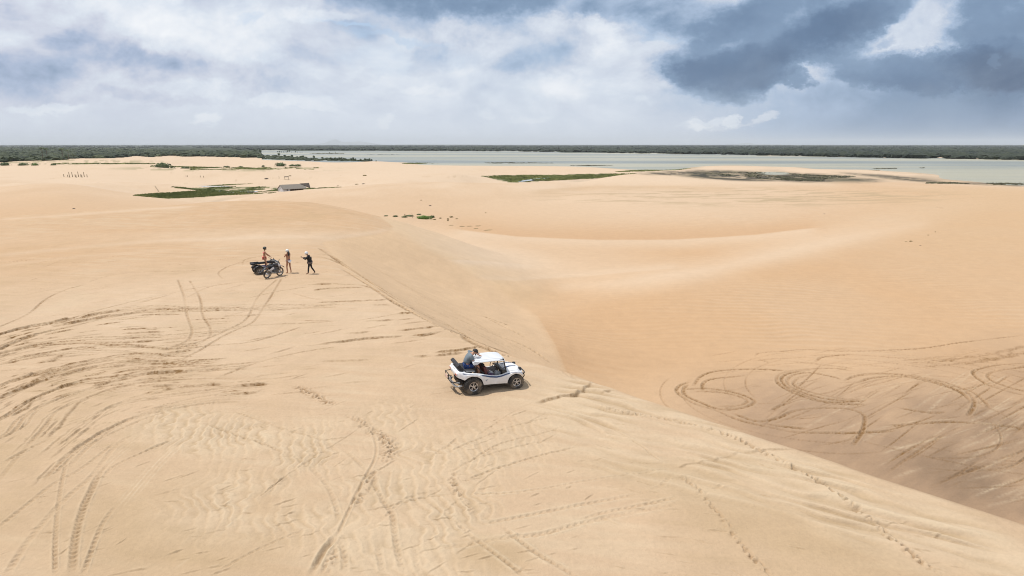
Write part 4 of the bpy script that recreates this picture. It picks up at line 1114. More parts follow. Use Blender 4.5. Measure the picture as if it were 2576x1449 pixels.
ME_CROWN = [crown_mesh('crown', rsv, n=150, size=.2, rx=1, ry=1, rz=1) for _ in range(3)]
ME_BUSH = [crown_mesh('foliage', rsv, n=420, size=.10, rx=1, ry=1, rz=1, cut=-.12, lobes=9) for _ in range(3)]
def place_y(px, y):
    """world x at distance y for a picture column"""
    z = float(macro(np.array([0.0]), np.array([y]))[0])
    x = (px - CXP) / FPX * (y * CA + (CAM_H + 15) * SA)
    z = float(macro(np.array([x]), np.array([float(y)]))[0])
    return x, float(y), z
def tree(px, y, hpx, wpx, label, group, k, m=M_LEAF, z=None):
    x, y, zz = place_y(px, y); zz = zz if z is None else z
    s = y / FPX; h = hpx * s; w = wpx * s / 2
    t = empty('tree', (x, y, zz)); tag(t, label, 'tree', group)
    c = link_mesh('crown', ME_CROWN[k % 3].copy(), m, t); c.location = (0, 0, h * .62); c.scale = (w, w, h * .42)
    V, F = tube([(0, 0, -.5), (0.1 * w, 0, h * .3), (0, 0.05, h * .6)], [.05 * h, .04 * h, .02 * h])
    link_mesh('trunk', np_mesh('trunk', V, F), M_BARK, t)
SPIT = [(643, 884, 7, 9), (655, 884, 9, 10), (694, 390, 9, 10), (702, 391, 9, 9), (717, 393, 6, 8), (744, 393.5, 5, 8), (758, 394, 6, 9), (771, 394, 5, 8), (790, 396, 10, 6), (802, 397, 6, 8), (814, 397.5, 5, 8), (830, 398, 5, 9), (845, 399, 5, 8), (859, 399.5, 9, 3),
        (874, 401, 6, 8), (882, 401.5, 7, 5), (890, 402, 7, 7), (898, 402, 8, 7), (905, 402, 9, 6), (911, 402, 8, 7), (921, 403, 5, 6), (929, 403, 8, 4), (937, 404, 6, 6)]
SPIT2 = [(841, 402.5, 9, 5), (846, 402.5, 7, 5), (851, 402.5, 9, 5), (857, 402.8, 8, 6), (862, 402.8, 10, 5), (867, 403, 10, 6), (874, 403, 9, 5), (879, 403, 7, 5), (884, 403.3, 4, 6), (892, 403.5, 9, 4), (897, 403.4, 11, 5), (902, 403.5, 8, 4), (910, 404, 5, 6), (916, 404, 8, 4), (922, 404, 5, 6), (927, 404, 9, 5), (932, 404, 8, 5), (937, 404.2, 9, 6), (943, 404.3, 7, 5)]
NTH = dict(zip(range(4, 20), ['fourth', 'fifth', 'sixth', 'seventh', 'eighth', 'ninth', 'tenth', 'eleventh', 'twelfth', 'thirteenth', 'fourteenth', 'fifteenth', 'sixteenth', 'seventeenth', 'eighteenth', 'nineteenth']))
def spit_trees():
    k = 0
    words = ['squat', 'slim', 'rounded', 'ragged']
    marks = []
    for i, (px, py, h, w) in enumerate(SPIT2):
        y = float(on_level(px, py, -15.0)[1])
        if i == len(SPIT2) - 1: lab = 'outermost tree at the water end of the wooded spit'
        elif i == len(SPIT2) - 2: lab = 'tree next to the outermost one at the end of the wooded spit'
        elif i == len(SPIT2) - 3: lab = 'third tree from the water end of the wooded spit'
        elif i == 0: lab = 'first tree of the open row where the wood thins on the spit'
        else: lab = NTH[len(SPIT2) - i] + ' tree from the water end of the row on the spit'
        tree(px - 8, y, h + 1, w + 1, lab, 'trees in a row along the spit', i)
    for i, (px, py, h, w) in enumerate([(643, 386.5, 7, 9), (655, 387.5, 6, 8), (702, 394, 9, 7), (717, 394.5, 5, 8), (735, 394.5, 5, 8), (762, 396, 5, 8), (758, 398, 6, 9), (790, 398, 7, 7), (811, 398.5, 4, 7)]):
        y = float(on_level(px, py, -15.0)[1])
        lab = 'lone round tree standing above the low woods near the spit' if i == 7 else ('tree at the far tip of the wood against the pale water' if i == 0 else ['', 'second', 'third', 'fourth', 'fifth', 'seventh', 'sixth', '', 'rightmost'][i] + ' crown from the left standing above the low woods on the water side')
        tree(px, y, h + 3, w, lab, 'tree crowns above the woods', i)
spit_trees()
def palms():
    rs = np.random.RandomState(5)
    Vc = []; Fc = []
    for a in range(15):
        th = a * 2.4; up = rs.uniform(.1, .8); L = rs.uniform(1.5, 2.3); prev = None
        for j in range(6):
            t = j / 5; r = L * t; z = up * L * t - 1.1 * L * t * t * .8
            w = .34 * (1 - t) ** .6 + .03
            c, s = math.cos(th), math.sin(th)
            Vc += [(c * r - s * w, s * r + c * w, z - .12 * w), (c * r, s * r, z + .10), (c * r + s * w, s * r - c * w, z - .12 * w)]
            if j:
                b = len(Vc) - 3
                Fc += [(b - 3, b - 2, b + 1, b), (b - 2, b - 1, b + 2, b + 1)]
    me = np_mesh('crown', Vc, Fc, smooth=False)
    for i, (px, top, sc, lab) in enumerate([(109, 370, 1.2, 'tall palm left of the pair rising above the woods'), (120, 371, 1.15, 'tall palm right of the pair rising above the woods'), (159, 372, 1.15, 'palm standing alone above the woods, right of the pair'), (174, 376, .85, 'smallest palm above the woods, rightmost of the four')]):
        y = 950.0
        x = (px - CXP) / FPX * (y * CA + 24 * SA)
        zt = CAM_H + y * float(ray(px, top)[2] / ray(px, top)[1])
        t = empty('palm_tree', (x, y, -15.0)); tag(t, lab, 'palm', 'palms above the woods')
        c = link_mesh('crown', me, M_LEAF, t); c.location = (0, 0, zt + 15 - 1.0); c.scale = (2.0 * sc,) * 3
        V, F = tube([(0, 0, 0), (.3, 0, (zt + 14) * .5), (0, 0, zt + 14)], [.45, .35, .3])
        link_mesh('trunk', np_mesh('trunk', V, F), M_BARK, t)
palms()
def bush(px, y, wpx, hpx, label, group, k, m=M_LEAF2, name='bush', z=None, squash=.8, sink=0.0):
    x, y, zz = place_y(px, y); zz = zz if z is None else z
    s = y / FPX; w = wpx * s / 2; h = hpx * s
    o = link_mesh(name, ME_BUSH[k % 3].copy(), m); o.location = (x, y, zz + h * .10 - sink)
    o.scale = (w * 1.02, w * squash, h / 1.0); o.rotation_euler = (0, 0, k * 1.3 % .6)
    tag(o, label, name.replace('_', ' '), group)
    return o
g_ = 'bushes on the flat beyond the left dunes'
bush(408, 722, 46, 17, 'largest dark dome-shaped bush behind the left dune crest', g_, 0)
bush(466, 705, 27, 9, 'low dark bush just right of the largest dome-shaped bush', g_, 1)
bush(438, 712, 10, 5, 'tiny bush between the dome-shaped bush and its low neighbour', g_, 2)
bush(706, 780, 27, 10.5, 'rounded green bush at the left end of the far clump', g_, 2)
bush(735, 785, 22, 6, 'low spreading bush joined to the right of the rounded bush', g_, 0)
bush(749, 778, 20, 6.5, 'right hand bush of the far low clump', g_, 1)
bush(12, 800, 26, 9, 'dark bush at the left edge before the woods', g_, 1)
bush(57, 795, 26, 8, 'dark rounded bush second from the left edge before the woods', g_, 0)
bush(88, 790, 16, 7, 'yellow-green bush third from the left edge before the woods', g_, 2, M_DUNEBUSH)
bush(135, 790, 16, 5, 'small dark bush fourth from the left edge before the woods', g_, 1)
bush(605, 745, 13, 4.0, 'small dark bush in the middle of the far grassy strip', g_, 0)
bush(570, 755, 16, 3.0, 'flat dark shrub at the left of the far grassy strip', g_, 2)
bush(662, 760, 9, 4.5, 'small dark bush left of the rounded green bush', g_, 1)
g_ = 'clumps of plants at the foot of the middle dune'
bush(1066, 172, 44, 10, 'large bright green creeping plant mound at the foot of the dune', g_, 0, M_DUNEBUSH, 'plant', squash=.7)
bush(1088, 176, 16, 6, 'small green plant touching the right end of the large green mound', g_, 1, M_LEAF2, 'plant')
bush(973, 176, 13, 2.6, 'leftmost flat tuft of the clumps at the dune foot', g_, 1, M_LEAF2, 'plant')
bush(997, 173, 14, 4.6, 'second tuft from the left at the dune foot', g_, 2, M_LEAF2, 'plant')
bush(1018, 171, 17, 4.2, 'third tuft from the left, in front of a longer flat one', g_, 0, M_LEAF2, 'plant')
bush(1030, 176, 26, 4.0, 'long flat tuft behind the third one at the dune foot', g_, 2, M_LEAF2, 'plant')
bush(1055, 181, 14, 3.5, 'tuft right behind the left end of the large green mound', g_, 1, M_LEAF2, 'plant')
for i, (px, py, w, h, lab) in enumerate([(1094, 553, 9, 3, 'dry brown sprig just right of the green mound'), (1109, 549.5, 7, 3, 'dry brown sprig, second right of the green mound'), (1128, 552.5, 6, 4, 'upright dry sprig above the dark strip'), (1136, 547, 11, 4, 'widest dry brown sprig right of the green mound'), (1128, 556, 5, 3, 'small dry sprig below the upright one'), (1150, 551, 8, 2, 'rightmost dry sprig of the clumps'), (1222, 536, 5, 1.8, 'single twig on the bare slope right of the clumps')]):
    p = gp(px, py); bush(px, p.y, w, h, lab, 'dry sprigs beside the green mound', i, M_DRY, 'dry_plant', z=p.z)
for i, (px, py, w, lab) in enumerate([(1135, 567, 13, 'left dark mat of dead weed below the sprigs'), (1163, 569.5, 16, 'second dark mat of dead weed below the sprigs'), (1182, 569, 16, 'third dark mat of dead weed below the sprigs'), (1203, 568.5, 18, 'rightmost dark mat of dead weed below the sprigs'), (1198, 575, 14, 'thin mat of dead weed lowest on the sand'), (1228, 579, 26, 'long thin trail of dead weed running right')]):
    p = gp(px, py); bush(px, p.y, w, 1.2, lab, 'mats of dead weed', i, M_DRY, 'dead_weed', z=p.z, squash=.6)
g_ = 'scraps of driftwood on the slopes'
for i, (px, py, w, h, lab) in enumerate([(198, 526, 8, 3, 'dark scrap of driftwood low on the left dune'), (2262, 608.5, 7, 1.6, 'flat dark scrap left of the close pair on the right slope'), (2274, 608, 10, 3, 'bushy dark scrap of the close pair on the right slope'), (2297, 618, 6, 2, 'dark scrap lowest of the group on the right slope'), (2318, 592.5, 6, 2.4, 'dark scrap above the close pair on the right slope'), (2336, 584.5, 5, 2, 'dark scrap highest of the group on the right slope'),
        (2066, 539, 6, 1.8, 'thin scrap lying alone on the upper right slope'), (730, 443, 8, 2.0, 'dark scrap close above the small shelter'), (918, 442.5, 10, 3.2, 'dark wind-blown heap of debris right of the shelter'), (670, 450.5, 11, 3.4, 'dark scrub heap left of the shelter'), (850, 468, 6, 1.4, 'flat scrap on the near dune crest, left one'), (898, 464, 10, 2, 'flat scrap on the near dune crest, middle one'), (914, 463, 9, 2, 'flat scrap on the near dune crest, right one'), (1020, 540, 4, 1.5, 'tiny scrap above the leftmost tufts'), (1061, 504, 5, 1.6, 'tiny scrap midway up the middle dune'), (1083, 518, 8, 2, 'small dark scrap on the middle dune')]):
    p = gp(px, py); bush(px, p.y, w, h, lab, g_, i, M_DRY if i % 3 else M_BARK, 'driftwood', z=p.z)

# ---- grass and weeds on the flats: beyond counting
def tufts(name, spec, rs, mat_, label):
    Vs = []; Fs = []; Sh = []; n0 = 0
    for poly, n, hgt, wd, thr, lev in spec:
        p = sample(poly, n, rs)
        if lev is None: gx, gy = ground(p[:, 0], p[:, 1])
        else: gx, gy = on_level(p[:, 0], p[:, 1], lev)
        ns = fbm(gx / 10, gy / 24, 3, 3)
        k = ns > thr; gx = gx[k]; gy = gy[k]; m = len(gx)
        gz = macro(gx, gy) if lev is None else np.full(m, lev)
        s = wd * gy / FPX * rs.uniform(.6, 1.4, m); h = hgt * gy / FPX * rs.uniform(.5, 1.3, m)
        for q in range(3):
            a = rs.uniform(0, 3.14, m); dx, dy = np.cos(a) * s, np.sin(a) * s * 1.6
            j = rs.uniform(-.4, .4, (m, 2)) * s[:, None]
            v = np.stack([np.c_[gx - dx + j[:, 0], gy - dy + j[:, 1], gz - .05], np.c_[gx + dx + j[:, 0], gy + dy + j[:, 1], gz - .05], np.c_[gx + dx * .5, gy + dy * .5, gz + h], np.c_[gx - dx * .7, gy - dy * .7, gz + h * .75]], 1)
            Vs.append(v.reshape(-1, 3)); Fs.append(np.arange(m * 4).reshape(-1, 4) + n0); n0 += m * 4
            Sh.append(np.repeat(np.clip(.5 + .5 * ns[k] + rs.normal(0, .2, m), 0, 1), 4))
    me = np_mesh(name, np.vstack(Vs), np.vstack(Fs), smooth=False)
    fattr(me, 'shade', np.concatenate(Sh))
    return tag(link_mesh(name, me, mat_), label, 'grass', kind='stuff')
M_GRASS = leaf_mat('meadow_grass', (0.12, 0.15, 0.045), (0.27, 0.27, 0.095), attr='shade', rough=.9)
M_REED = leaf_mat('marsh_weed', (0.07, 0.07, 0.05), (0.19, 0.18, 0.11), attr='shade', rough=.9)
rg = np.random.RandomState(9)
tufts('grass', [
    ([(336, 492.3), (360, 489.5), (430, 485.5), (500, 481), (520, 479), (560, 481), (640, 484), (600, 488), (540, 493), (500, 496), (460, 498), (425, 499.5), (380, 496.5)], 5200, 2.6, 2.2, -.55, None),
    ([(430, 470), (470, 473), (560, 470.5), (640, 470), (695, 472), (700, 479), (640, 482), (560, 485), (520, 481), (480, 477), (450, 473.5)], 4200, 1.8, 2.2, -.12, None),
    ([(520, 468), (560, 464.5), (640, 462), (560, 467), (540, 469)], 400, 1.0, 2, -.3, None),
    ([(640, 483), (700, 480.5), (760, 477), (860, 471), (800, 472.5), (700, 478)], 900, 1.2, 2.2, -.3, None),
    ([(560, 489), (640, 486), (700, 484), (690, 486), (560, 492)], 600, 1.0, 2, 0.05, None),
    ([(1206, 443.3), (1288, 441), (1400, 440.2), (1463, 438.5), (1603, 436.8), (1570, 440), (1503, 448.5), (1440, 451.5), (1388, 454), (1330, 457.5), (1285, 459.3), (1240, 450)], 6000, 1.4, 2.4, -.22, -15.25),
    ([(1400, 446), (1500, 440), (1560, 439.5), (1500, 448), (1400, 453)], 1600, 1.6, 2.4, -.6, -15.25),
    ([(1545, 432.5), (1575, 429.5), (1650, 426), (1740, 424.5), (1700, 428), (1600, 431.5)], 1200, 1.0, 2.4, -.3, None),
    ([(480, 422), (800, 421), (800, 426.5), (480, 427)], 2600, 1.2, 2.6, .05, None), ([(380, 417.5), (560, 421.5), (540, 423), (380, 419)], 500, 1.5, 2.6, -.4, None),
    ([(130, 411.5), (360, 410.5), (420, 413), (360, 412.5), (130, 413.5)], 700, 1.2, 2.6, -.4, None),
    ([(1010, 411), (1060, 409.5), (1150, 411), (1100, 412.8), (1020, 412.6)], 500, 1.3, 2.4, -.2, None)], rg, M_GRASS, 'low green grass growing on the damp flats between the dunes')
tufts('marsh_weed', [
    ([(1763, 436), (1850, 434.5), (1932, 432), (2050, 440), (2155, 443), (2140, 446), (2060, 452), (1960, 454), (1932, 449), (1850, 446)], 3600, 1.0, 2.2, -.05, None),
    ([(1900, 446), (1960, 447), (2060, 452), (2075, 456), (1980, 454), (1905, 449)], 1200, 1.4, 2.4, -.2, None),
    ([(2330, 459), (2400, 459), (2440, 463), (2330, 462)], 400, 1.6, 2, -.1, None), ([(2480, 461), (2576, 461), (2640, 466), (2500, 465)], 500, 1.6, 2, -.1, None),
    ([(1213, 409.5), (1310, 408.8), (1400, 410.5), (1240, 411)], 300, .8, 2.6, -.3, -15.9), ([(1430, 416.8), (1480, 415.8), (1540, 416.6), (1480, 417.5)], 200, .7, 2.6, -.5, -15.9), ([(1480, 425.8), (1560, 426.2), (1520, 427)], 160, .7, 2.6, -.5, -15.9),
    ([(2196, 424), (2256, 422.8), (2256, 424.2), (2200, 424.6)], 160, .8, 2.6, -.9, -15.9), ([(2184, 428.3), (2215, 428.3), (2200, 429)], 80, .8, 2.6, -.9, -15.9), ([(2314, 422.4), (2325, 422.2), (2320, 423)], 40, .8, 2.6, -.9, -15.9),
    ([(780, 386), (850, 385.6), (870, 386.6), (800, 387)], 120, .6, 3, -.4, -15.9), ([(900, 389.5), (1010, 389.3), (980, 390)], 60, .5, 3, .1, -15.9)], rg, M_REED, 'dark marsh weed and mud plants along the lagoon edge')

# ---- shallow ponds on the flats
def pond(poly, z, label=None):
    p = cr(list(poly) + [poly[0]], 8)[:-1]
    gx, gy = on_level(p[:, 0], p[:, 1], z)
    bm = bmesh.new(); vs = [bm.verts.new((float(a), float(b), z)) for a, b in zip(gx, gy)]
    f = bm.faces.new(vs); bm.normal_update()
    if f.normal.z < 0: f.normal_flip()
    me = bpy.data.meshes.new('pond'); bm.to_mesh(me); bm.free()
    tag(link_mesh('pond', me, M_POND), kind='structure')
M_POND = mat('pond_water', (0.30, 0.33, 0.34), 0.12, var=.05, scale=.05, spec=.6)
pond([(563, 483.3), (580, 481), (615, 480.2), (648, 481.2), (640, 483.2), (605, 484.6), (575, 484.6)], -15.2)
pond([(508, 480.6), (530, 479.3), (556, 479.4), (580, 480), (556, 481.6)], -15.2)
pond([(440, 468.6), (480, 467.3), (560, 467.6), (580, 468.4), (545, 470), (480, 470.6)], -15.15)
pond([(1288, 455.5), (1310, 451), (1350, 447.5), (1420, 443.8), (1455, 444.6), (1400, 448.3), (1350, 452.5), (1310, 457)], -15.2)
pond([(1250, 446.3), (1300, 445), (1330, 444.6), (1290, 446.6)], -15.2)

# ---- mangroves standing in the lagoon
for i, (px, w, h) in enumerate([(700, 4, 4), (704, 4, 4.6), (709, 5, 3.6), (715, 5, 3.4), (721, 4, 3.6), (725, 4, 6), (730, 3, 6), (735, 2, 3), (744, 3, 5), (749, 2, 3.5), (756, 2, 3), (761, 2, 3)]):
    x, y = on_level(px - 1 + 0 * px, 384.6, WATER); x, y = float(x), float(y); s = y / FPX
    t = empty('mangrove', (x, y, WATER)); lab = {0: 'leftmost mangrove of the group standing in the lagoon', 5: 'tallest forked mangrove in the middle of the group in the lagoon', 8: 'mangrove standing right after the gap in the group', 11: 'rightmost thin mangrove of the group in the lagoon'}.get(i, ['', 'second', 'third', 'fourth', 'fifth', '', 'seventh', 'eighth', '', 'tenth', 'eleventh'][i % 11] + ' small mangrove from the left in the group standing in the lagoon')
    tag(t, lab, 'mangrove', 'mangroves standing in the water')
    c = link_mesh('crown', ME_CROWN[i % 3], M_LEAF, t); c.location = (0, 0, h * s * .6); c.scale = (w * s * .5, w * s * .5, h * s * .42)
    V, F = tube([(0, 0, -.3), (.3, 0, h * s * .6)], [.25, .15]); link_mesh('trunk', np_mesh('trunk', V, F), M_BARK, t)
# pole with a crosspiece out in the shallows
x, y = on_level(844, 387.5, WATER); x, y = float(x), float(y)
t = empty('marker_pole', (x, y, WATER)); tag(t, 'dark marker pole with a crosspiece out in the pale shallows', 'marker pole')
V, F = tube([(0, 0, -.5), (0, 0, 6.5)], [.35, .3]); link_mesh('pole', np_mesh('pole', V, F), M_WOOD, t)
V, F = tube([(-1.3, 0, 4.2), (1.3, 0, 4.6)], [.25, .25]); link_mesh('crosspiece', np_mesh('crosspiece', V, F), M_WOOD, t)
x, y = on_level(829, 385.8, WATER); bush(829, float(y), 3, 3, 'tiny shrub on the sandbar left of the marker pole', None, 0, M_LEAF, 'bush', z=WATER)
x, y = on_level(946, 406.5, -15.8); bush(946, float(y), 4, 3, 'single bush on the shore just off the end of the spit', None, 1, M_LEAF, 'bush', z=-15.7)

# ---- row of old posts and a leaning pole
for i, (px, h, lean, lab) in enumerate([(161, 7, .02, 'leftmost short post of the row, a plank lying at its foot'), (171, 6, .1, 'faint stub, second post from the left'), (175.5, 13, .12, 'tall leaning post, third from the left'), (183, 12, .16, 'tall crooked post, fourth from the left'), (189.5, 7, .04, 'short post, fifth from the left'), (192, 7, .06, 'short post, sixth from the left'), (198, 13, .12, 'tall pale post, seventh from the left'), (204, 7, .05, 'short thin post, fourth from the right end'), (206.5, 7, .05, 'short thin post, third from the right end'), (212.5, 12, .12, 'tall dark crooked post, second from the right end'), (219.5, 7, .06, 'rightmost post of the row')]):
    p = gp(px, 445 + (i % 3) * .7); s = p.y / FPX; hh = h * s
    V, F = tube([(0, 0, -.3), (-lean * hh * .5, 0, hh * .45), (-lean * hh * .7, 0, hh)], [.22, .19, .14])
    o = link_mesh('wooden_post', np_mesh('wooden_post', V, F), M_WOOD); o.location = p
    tag(o, lab, 'post', 'row of old posts on the left dune')
for px, h, lab in ((702, 6, 'short bare stump left of the far low scrub'), (1037, 12, 'thin bare stick standing between the green tufts')):
    p = gp(px, 449 if px < 900 else 548.5); s = p.y / FPX
    V, F = tube([(0, 0, -.3), (.05, 0, h * s * .5), (-.08, 0, h * s)], [.05 if px > 900 else .15, .045 if px > 900 else .12, .03 if px > 900 else .1])
    o = link_mesh('bare_stick', np_mesh('bare_stick', V, F), M_WOOD); o.location = p; tag(o, lab, 'stick')
a, b = gp(390, 469), gp(399, 482)
V, F = tube([a + Vector((0, 0, .2)), (a + b) / 2 + Vector((0, 0, .25)), b + Vector((0, 0, .2))], [.16, .16, .14])
tag(link_mesh('fallen_pole', np_mesh('fallen_pole', V, F), M_WOOD), 'long pole lying down the pale dune above the green flat', 'pole')
for px, py, lab in ((468, 445.5, 'leftmost stub beside the far scrub'), (472, 445.5, 'stub second from the left beside the far scrub'), (504, 446, 'small stub right of the far scrub'), (512, 446.5, 'rightmost stub beside the far scrub')):
    p = gp(px, py); V, F = tube([(0, 0, -.2), (.1, 0, 1.2)], [.16, .12]); o = link_mesh('wooden_stub', np_mesh('wooden_stub', V, F), M_WOOD); o.location = p; tag(o, lab, 'stub', 'stubs by the far scrub')

# ---- helpers for built things
def bxm(bm, cx_, cy_, cz_, sx, sy, sz, rot=None):
    m4 = Matrix.Translation((cx_, cy_, cz_)) @ (rot.to_4x4() if rot else Matrix.Identity(4)) @ Matrix.Diagonal((sx, sy, sz, 1))
    bmesh.ops.create_cube(bm, size=1, matrix=m4)
def bm_obj(name, bm, m, parent=None, bevel=0.0, smooth=True):
    if bevel:
        bmesh.ops.bevel(bm, geom=list(bm.edges), offset=bevel, segments=2, affect='EDGES', profile=.6)
    bmesh.ops.recalc_face_normals(bm, faces=bm.faces)
    me = bpy.data.meshes.new(name); bm.to_mesh(me); bm.free()
    if smooth:
        me.polygons.foreach_set('use_smooth', [True] * len(me.polygons)); me.set_sharp_from_angle(angle=R(38))
    return link_mesh(name, me, m, parent)
def box_obj(name, c, s, m, parent=None, bevel=0.0, rot=None):
    bm = bmesh.new(); bxm(bm, *c, *s, rot); return bm_obj(name, bm, m, parent, bevel)
def poly_obj(name, V, F, m, parent=None, smooth=False):
    bm = bmesh.new(); vs = [bm.verts.new(v) for v in V]
    for f in F: bm.faces.new([vs[i] for i in f])
    return bm_obj(name, bm, m, parent, smooth=smooth)
def tube_obj(name, pts, r, m, parent=None, seg=8):
    rr = r if hasattr(r, '__len__') else [r] * len(pts)
    V, F = tube(pts, rr, seg)
    F = [tuple(f) for f in F] + [tuple(range(seg))[::-1], tuple(range(len(V) - seg, len(V)))]
    return poly_obj(name, V, F, m, parent, smooth=True)
M_WHITEWASH = mat('whitewash', (0.62, 0.61, 0.62), 0.9, var=.08, scale=1.5)
M_THATCH = mat('old_thatch', (0.20, 0.175, 0.15), 0.95, var=.3, scale=3, bump=.5)
M_THATCHD = mat('dark_thatch', (0.07, 0.055, 0.045), 0.95, var=.3, scale=3)
def hut():
    x, y, z = place_y(713, 372)
    z = float(CAM_H + 372 * ray(713, 484.5)[2] / ray(713, 484.5)[1]) + .15
    h = empty('hut', (x, y, z), R(48)); tag(h, 'whitewashed hut with a long grey thatched roof at the edge of the green flat', 'hut')
    L, W, E, Rg = 14.0, 5.6, 1.7, 3.7
    poly_obj('gable_wall', [(0, 0, -1), (0, W, -1), (0, W, E), (0, W / 2, Rg), (0, 0, E), (.25, 0, -1), (.25, W, -1), (.25, W, E), (.25, W / 2, Rg), (.25, 0, E)],
             [(0, 1, 2, 3, 4), (9, 8, 7, 6, 5), (0, 5, 6, 1), (1, 6, 7, 2), (4, 3, 8, 9), (3, 2, 7, 8), (0, 4, 9, 5)], M_WHITEWASH, h)
    w = box_obj('front_wall', (2.15, .13, (E - 1) / 2), (3.8, .26, E + 1), M_WHITEWASH, h)
    box_obj('window', (2.3, -.03, 1.1), (.8, .08, .6), M_THATCHD, w)
    box_obj('back_wall', (L / 2, W - .13, (E - 1) / 2), (L, .26, E + 1), M_WHITEWASH, h)
    box_obj('inner_wall', (L * .55, W * .55, .4), (L * .85, .2, 2.4), M_THATCHD, h)
    o = .35; th = .22
    def slope(name, ya, yb, za, zb, mm):
        V = [(-o, ya, za), (L, ya, za), (L, yb, zb), (-o, yb, zb)]; V += [(a, b, c + th) for a, b, c in V]
        poly_obj(name, V, [(0, 1, 2, 3), (7, 6, 5, 4), (0, 4, 5, 1), (1, 5, 6, 2), (2, 6, 7, 3), (3, 7, 4, 0)], mm, h)
    slope('roof', -.6, W / 2, E - .3, Rg, M_THATCH); slope('roof', W + .6, W / 2, E - .3, Rg, M_THATCH)
    V = [(L - .4, W / 2 - 1.6, Rg - .9), (L + 3.6, W / 2, Rg + .25), (L + 2.4, -.3, E - .4), (L - 2.2, W / 2 + .1, Rg + .15)]; V += [(a, b, c + .3) for a, b, c in V]
    poly_obj('annex_roof', V, [(0, 2, 1, 3)[::1], (4, 7, 5, 6), (0, 4, 6, 2), (2, 6, 5, 1), (1, 5, 7, 3), (3, 7, 4, 0)], M_THATCHD, h)
    for k in range(8):
        tube_obj('post', [(4.6 + k * 1.08, 0, -1), (4.6 + k * 1.08, 0, E - .15)], .09, mat_post, h, 6)
    for k in range(5):
        tube_obj('fence_stake', [(L + 1 + k * 1.1, -.2, -1), (L + 1 + k * 1.1, -.25, .9)], .06, mat_post, h, 5)
mat_post = mat('post_wood', (0.26, 0.14, 0.07), .85, var=.2)
hut()
def shelter():
    p = gp(721, 451.5); s = p.y / FPX
    e = empty('shelter', p, R(10)); tag(e, 'small open shelter with a dark flat roof on thin stilts', 'shelter')
    w, hh = 10.5 * s, 6.6 * s
    box_obj('roof', (0, 0, hh), (w, w * .5, .45), M_THATCHD, e, bevel=.1)
    for sx in (-.42, .42):
        for sy in (-.2, .2):
            tube_obj('leg', [(sx * w, sy * w, -.3), (sx * w, sy * w, hh)], .06, M_WOOD, e, 5)
shelter()

# ---- hills on the horizon
def hills():
    for pts, y in (([(800, 362), (818, 359), (832, 354), (843, 350.5), (852, 353), (862, 357), (875, 356.5), (890, 357), (900, 355.6), (915, 356.6), (930, 359), (948, 362)], 54000), ([(1840, 363), (1862, 361), (1875, 359.3), (1885, 360), (1900, 362), (1960, 363)], 54000), ([(1000, 363), (1060, 361.7), (1150, 362.3), (1200, 363)], 54000)):
        V = []; F = []
        p = cr(pts, 5); n = len(p)
        for j, (dy, f) in enumerate(((-3000, 0), (-1300, .55), (0, 1), (1700, .5), (3500, 0))):
            for q in p:
                x = (q[0] - CXP) / FPX * y * CA; zt = CAM_H + y * float(ray(q[0], q[1])[2] / ray(q[0], q[1])[1])
                V.append((x, y + dy, -30 + (zt + 30) * f))
        F = [(j * n + i, j * n + i + 1, (j + 1) * n + i + 1, (j + 1) * n + i) for j in range(4) for i in range(n - 1)]
        tag(link_mesh('hills', np_mesh('hills', V, F), M_HILL), kind='structure')
M_HILL = mat('hill_scrub', (0.16, 0.18, 0.17), .9, scale=.002)
hills()

# ---- haze in the air over the plain
def haze():
    bm = bmesh.new(); bxm(bm, 0, 30500, 182, 130000, 62000, 436)
    o = bm_obj('haze', bm, None, smooth=False)
    # top just above the hills, bottom below the lagoon bed
    m_ = bpy.data.materials.new('haze'); m_.use_nodes = True; nt = m_.node_tree; nt.nodes.clear()
    out = nt.nodes.new('ShaderNodeOutputMaterial'); pv = nt.nodes.new('ShaderNodeVolumePrincipled')
    pv.inputs['Color'].default_value = (0.90, 0.95, 1.0, 1); pv.inputs['Density'].default_value = HAZE_D; pv.inputs['Anisotropy'].default_value = 0.0
    nt.links.new(pv.outputs[0], out.inputs['Volume'])
    o.data.materials.append(m_); tag(o, kind='stuff'); o['label'] = 'pale haze thickening towards the far shore'; o['category'] = 'haze'
HAZE_D = 0.000032
haze()
# ================================================================== VEHICLES
M_WHITE = mat('white_gelcoat', (0.74, 0.75, 0.77), 0.28, var=.03, coat=.3, dust=.22, scale=2.2)
M_ROOF = mat('white_roof', (0.60, 0.62, 0.65), 0.35, var=.02, dust=.06, scale=4)
M_NAVY = mat('navy_stripe', (0.015, 0.04, 0.12), 0.3, var=.05)
M_BLACK = mat('black_plastic', (0.018, 0.018, 0.02), 0.5, var=.2, dust=.15)
M_TUBE = mat('black_tube', (0.012, 0.012, 0.013), 0.4, var=.1)
M_RUBBER = mat('tyre_rubber', (0.030, 0.028, 0.026), 0.85, var=.3, dust=.55, scale=5)
M_RIMB = mat('black_rim', (0.01, 0.01, 0.011), 0.35)
M_ALU = mat('bright_spoke', (0.62, 0.62, 0.64), 0.3, metal=.7)
M_CHROME = mat('steel_pipe', (0.42, 0.42, 0.42), 0.3, metal=.85, var=.2)
M_VINYL = mat('black_vinyl', (0.022, 0.022, 0.026), 0.7, var=.2, scale=10, dust=.05, spec=.3)
M_MAROON = mat('maroon_seat', (0.09, 0.02, 0.018), 0.6, var=.3, scale=20)
M_RED = mat('red_lens', (0.45, 0.01, 0.015), 0.2)
M_AMBER = mat('amber_lens', (0.55, 0.25, 0.10), 0.3)
M_PLATE = mat('plate', (0.60, 0.42, 0.38), 0.5, var=.3, scale=30)
M_GREY = mat('grey_bag', (0.30, 0.31, 0.32), 0.7, var=.2, scale=15)
M_MARK = mat('grey_mark', (0.32, 0.33, 0.36), 0.4)
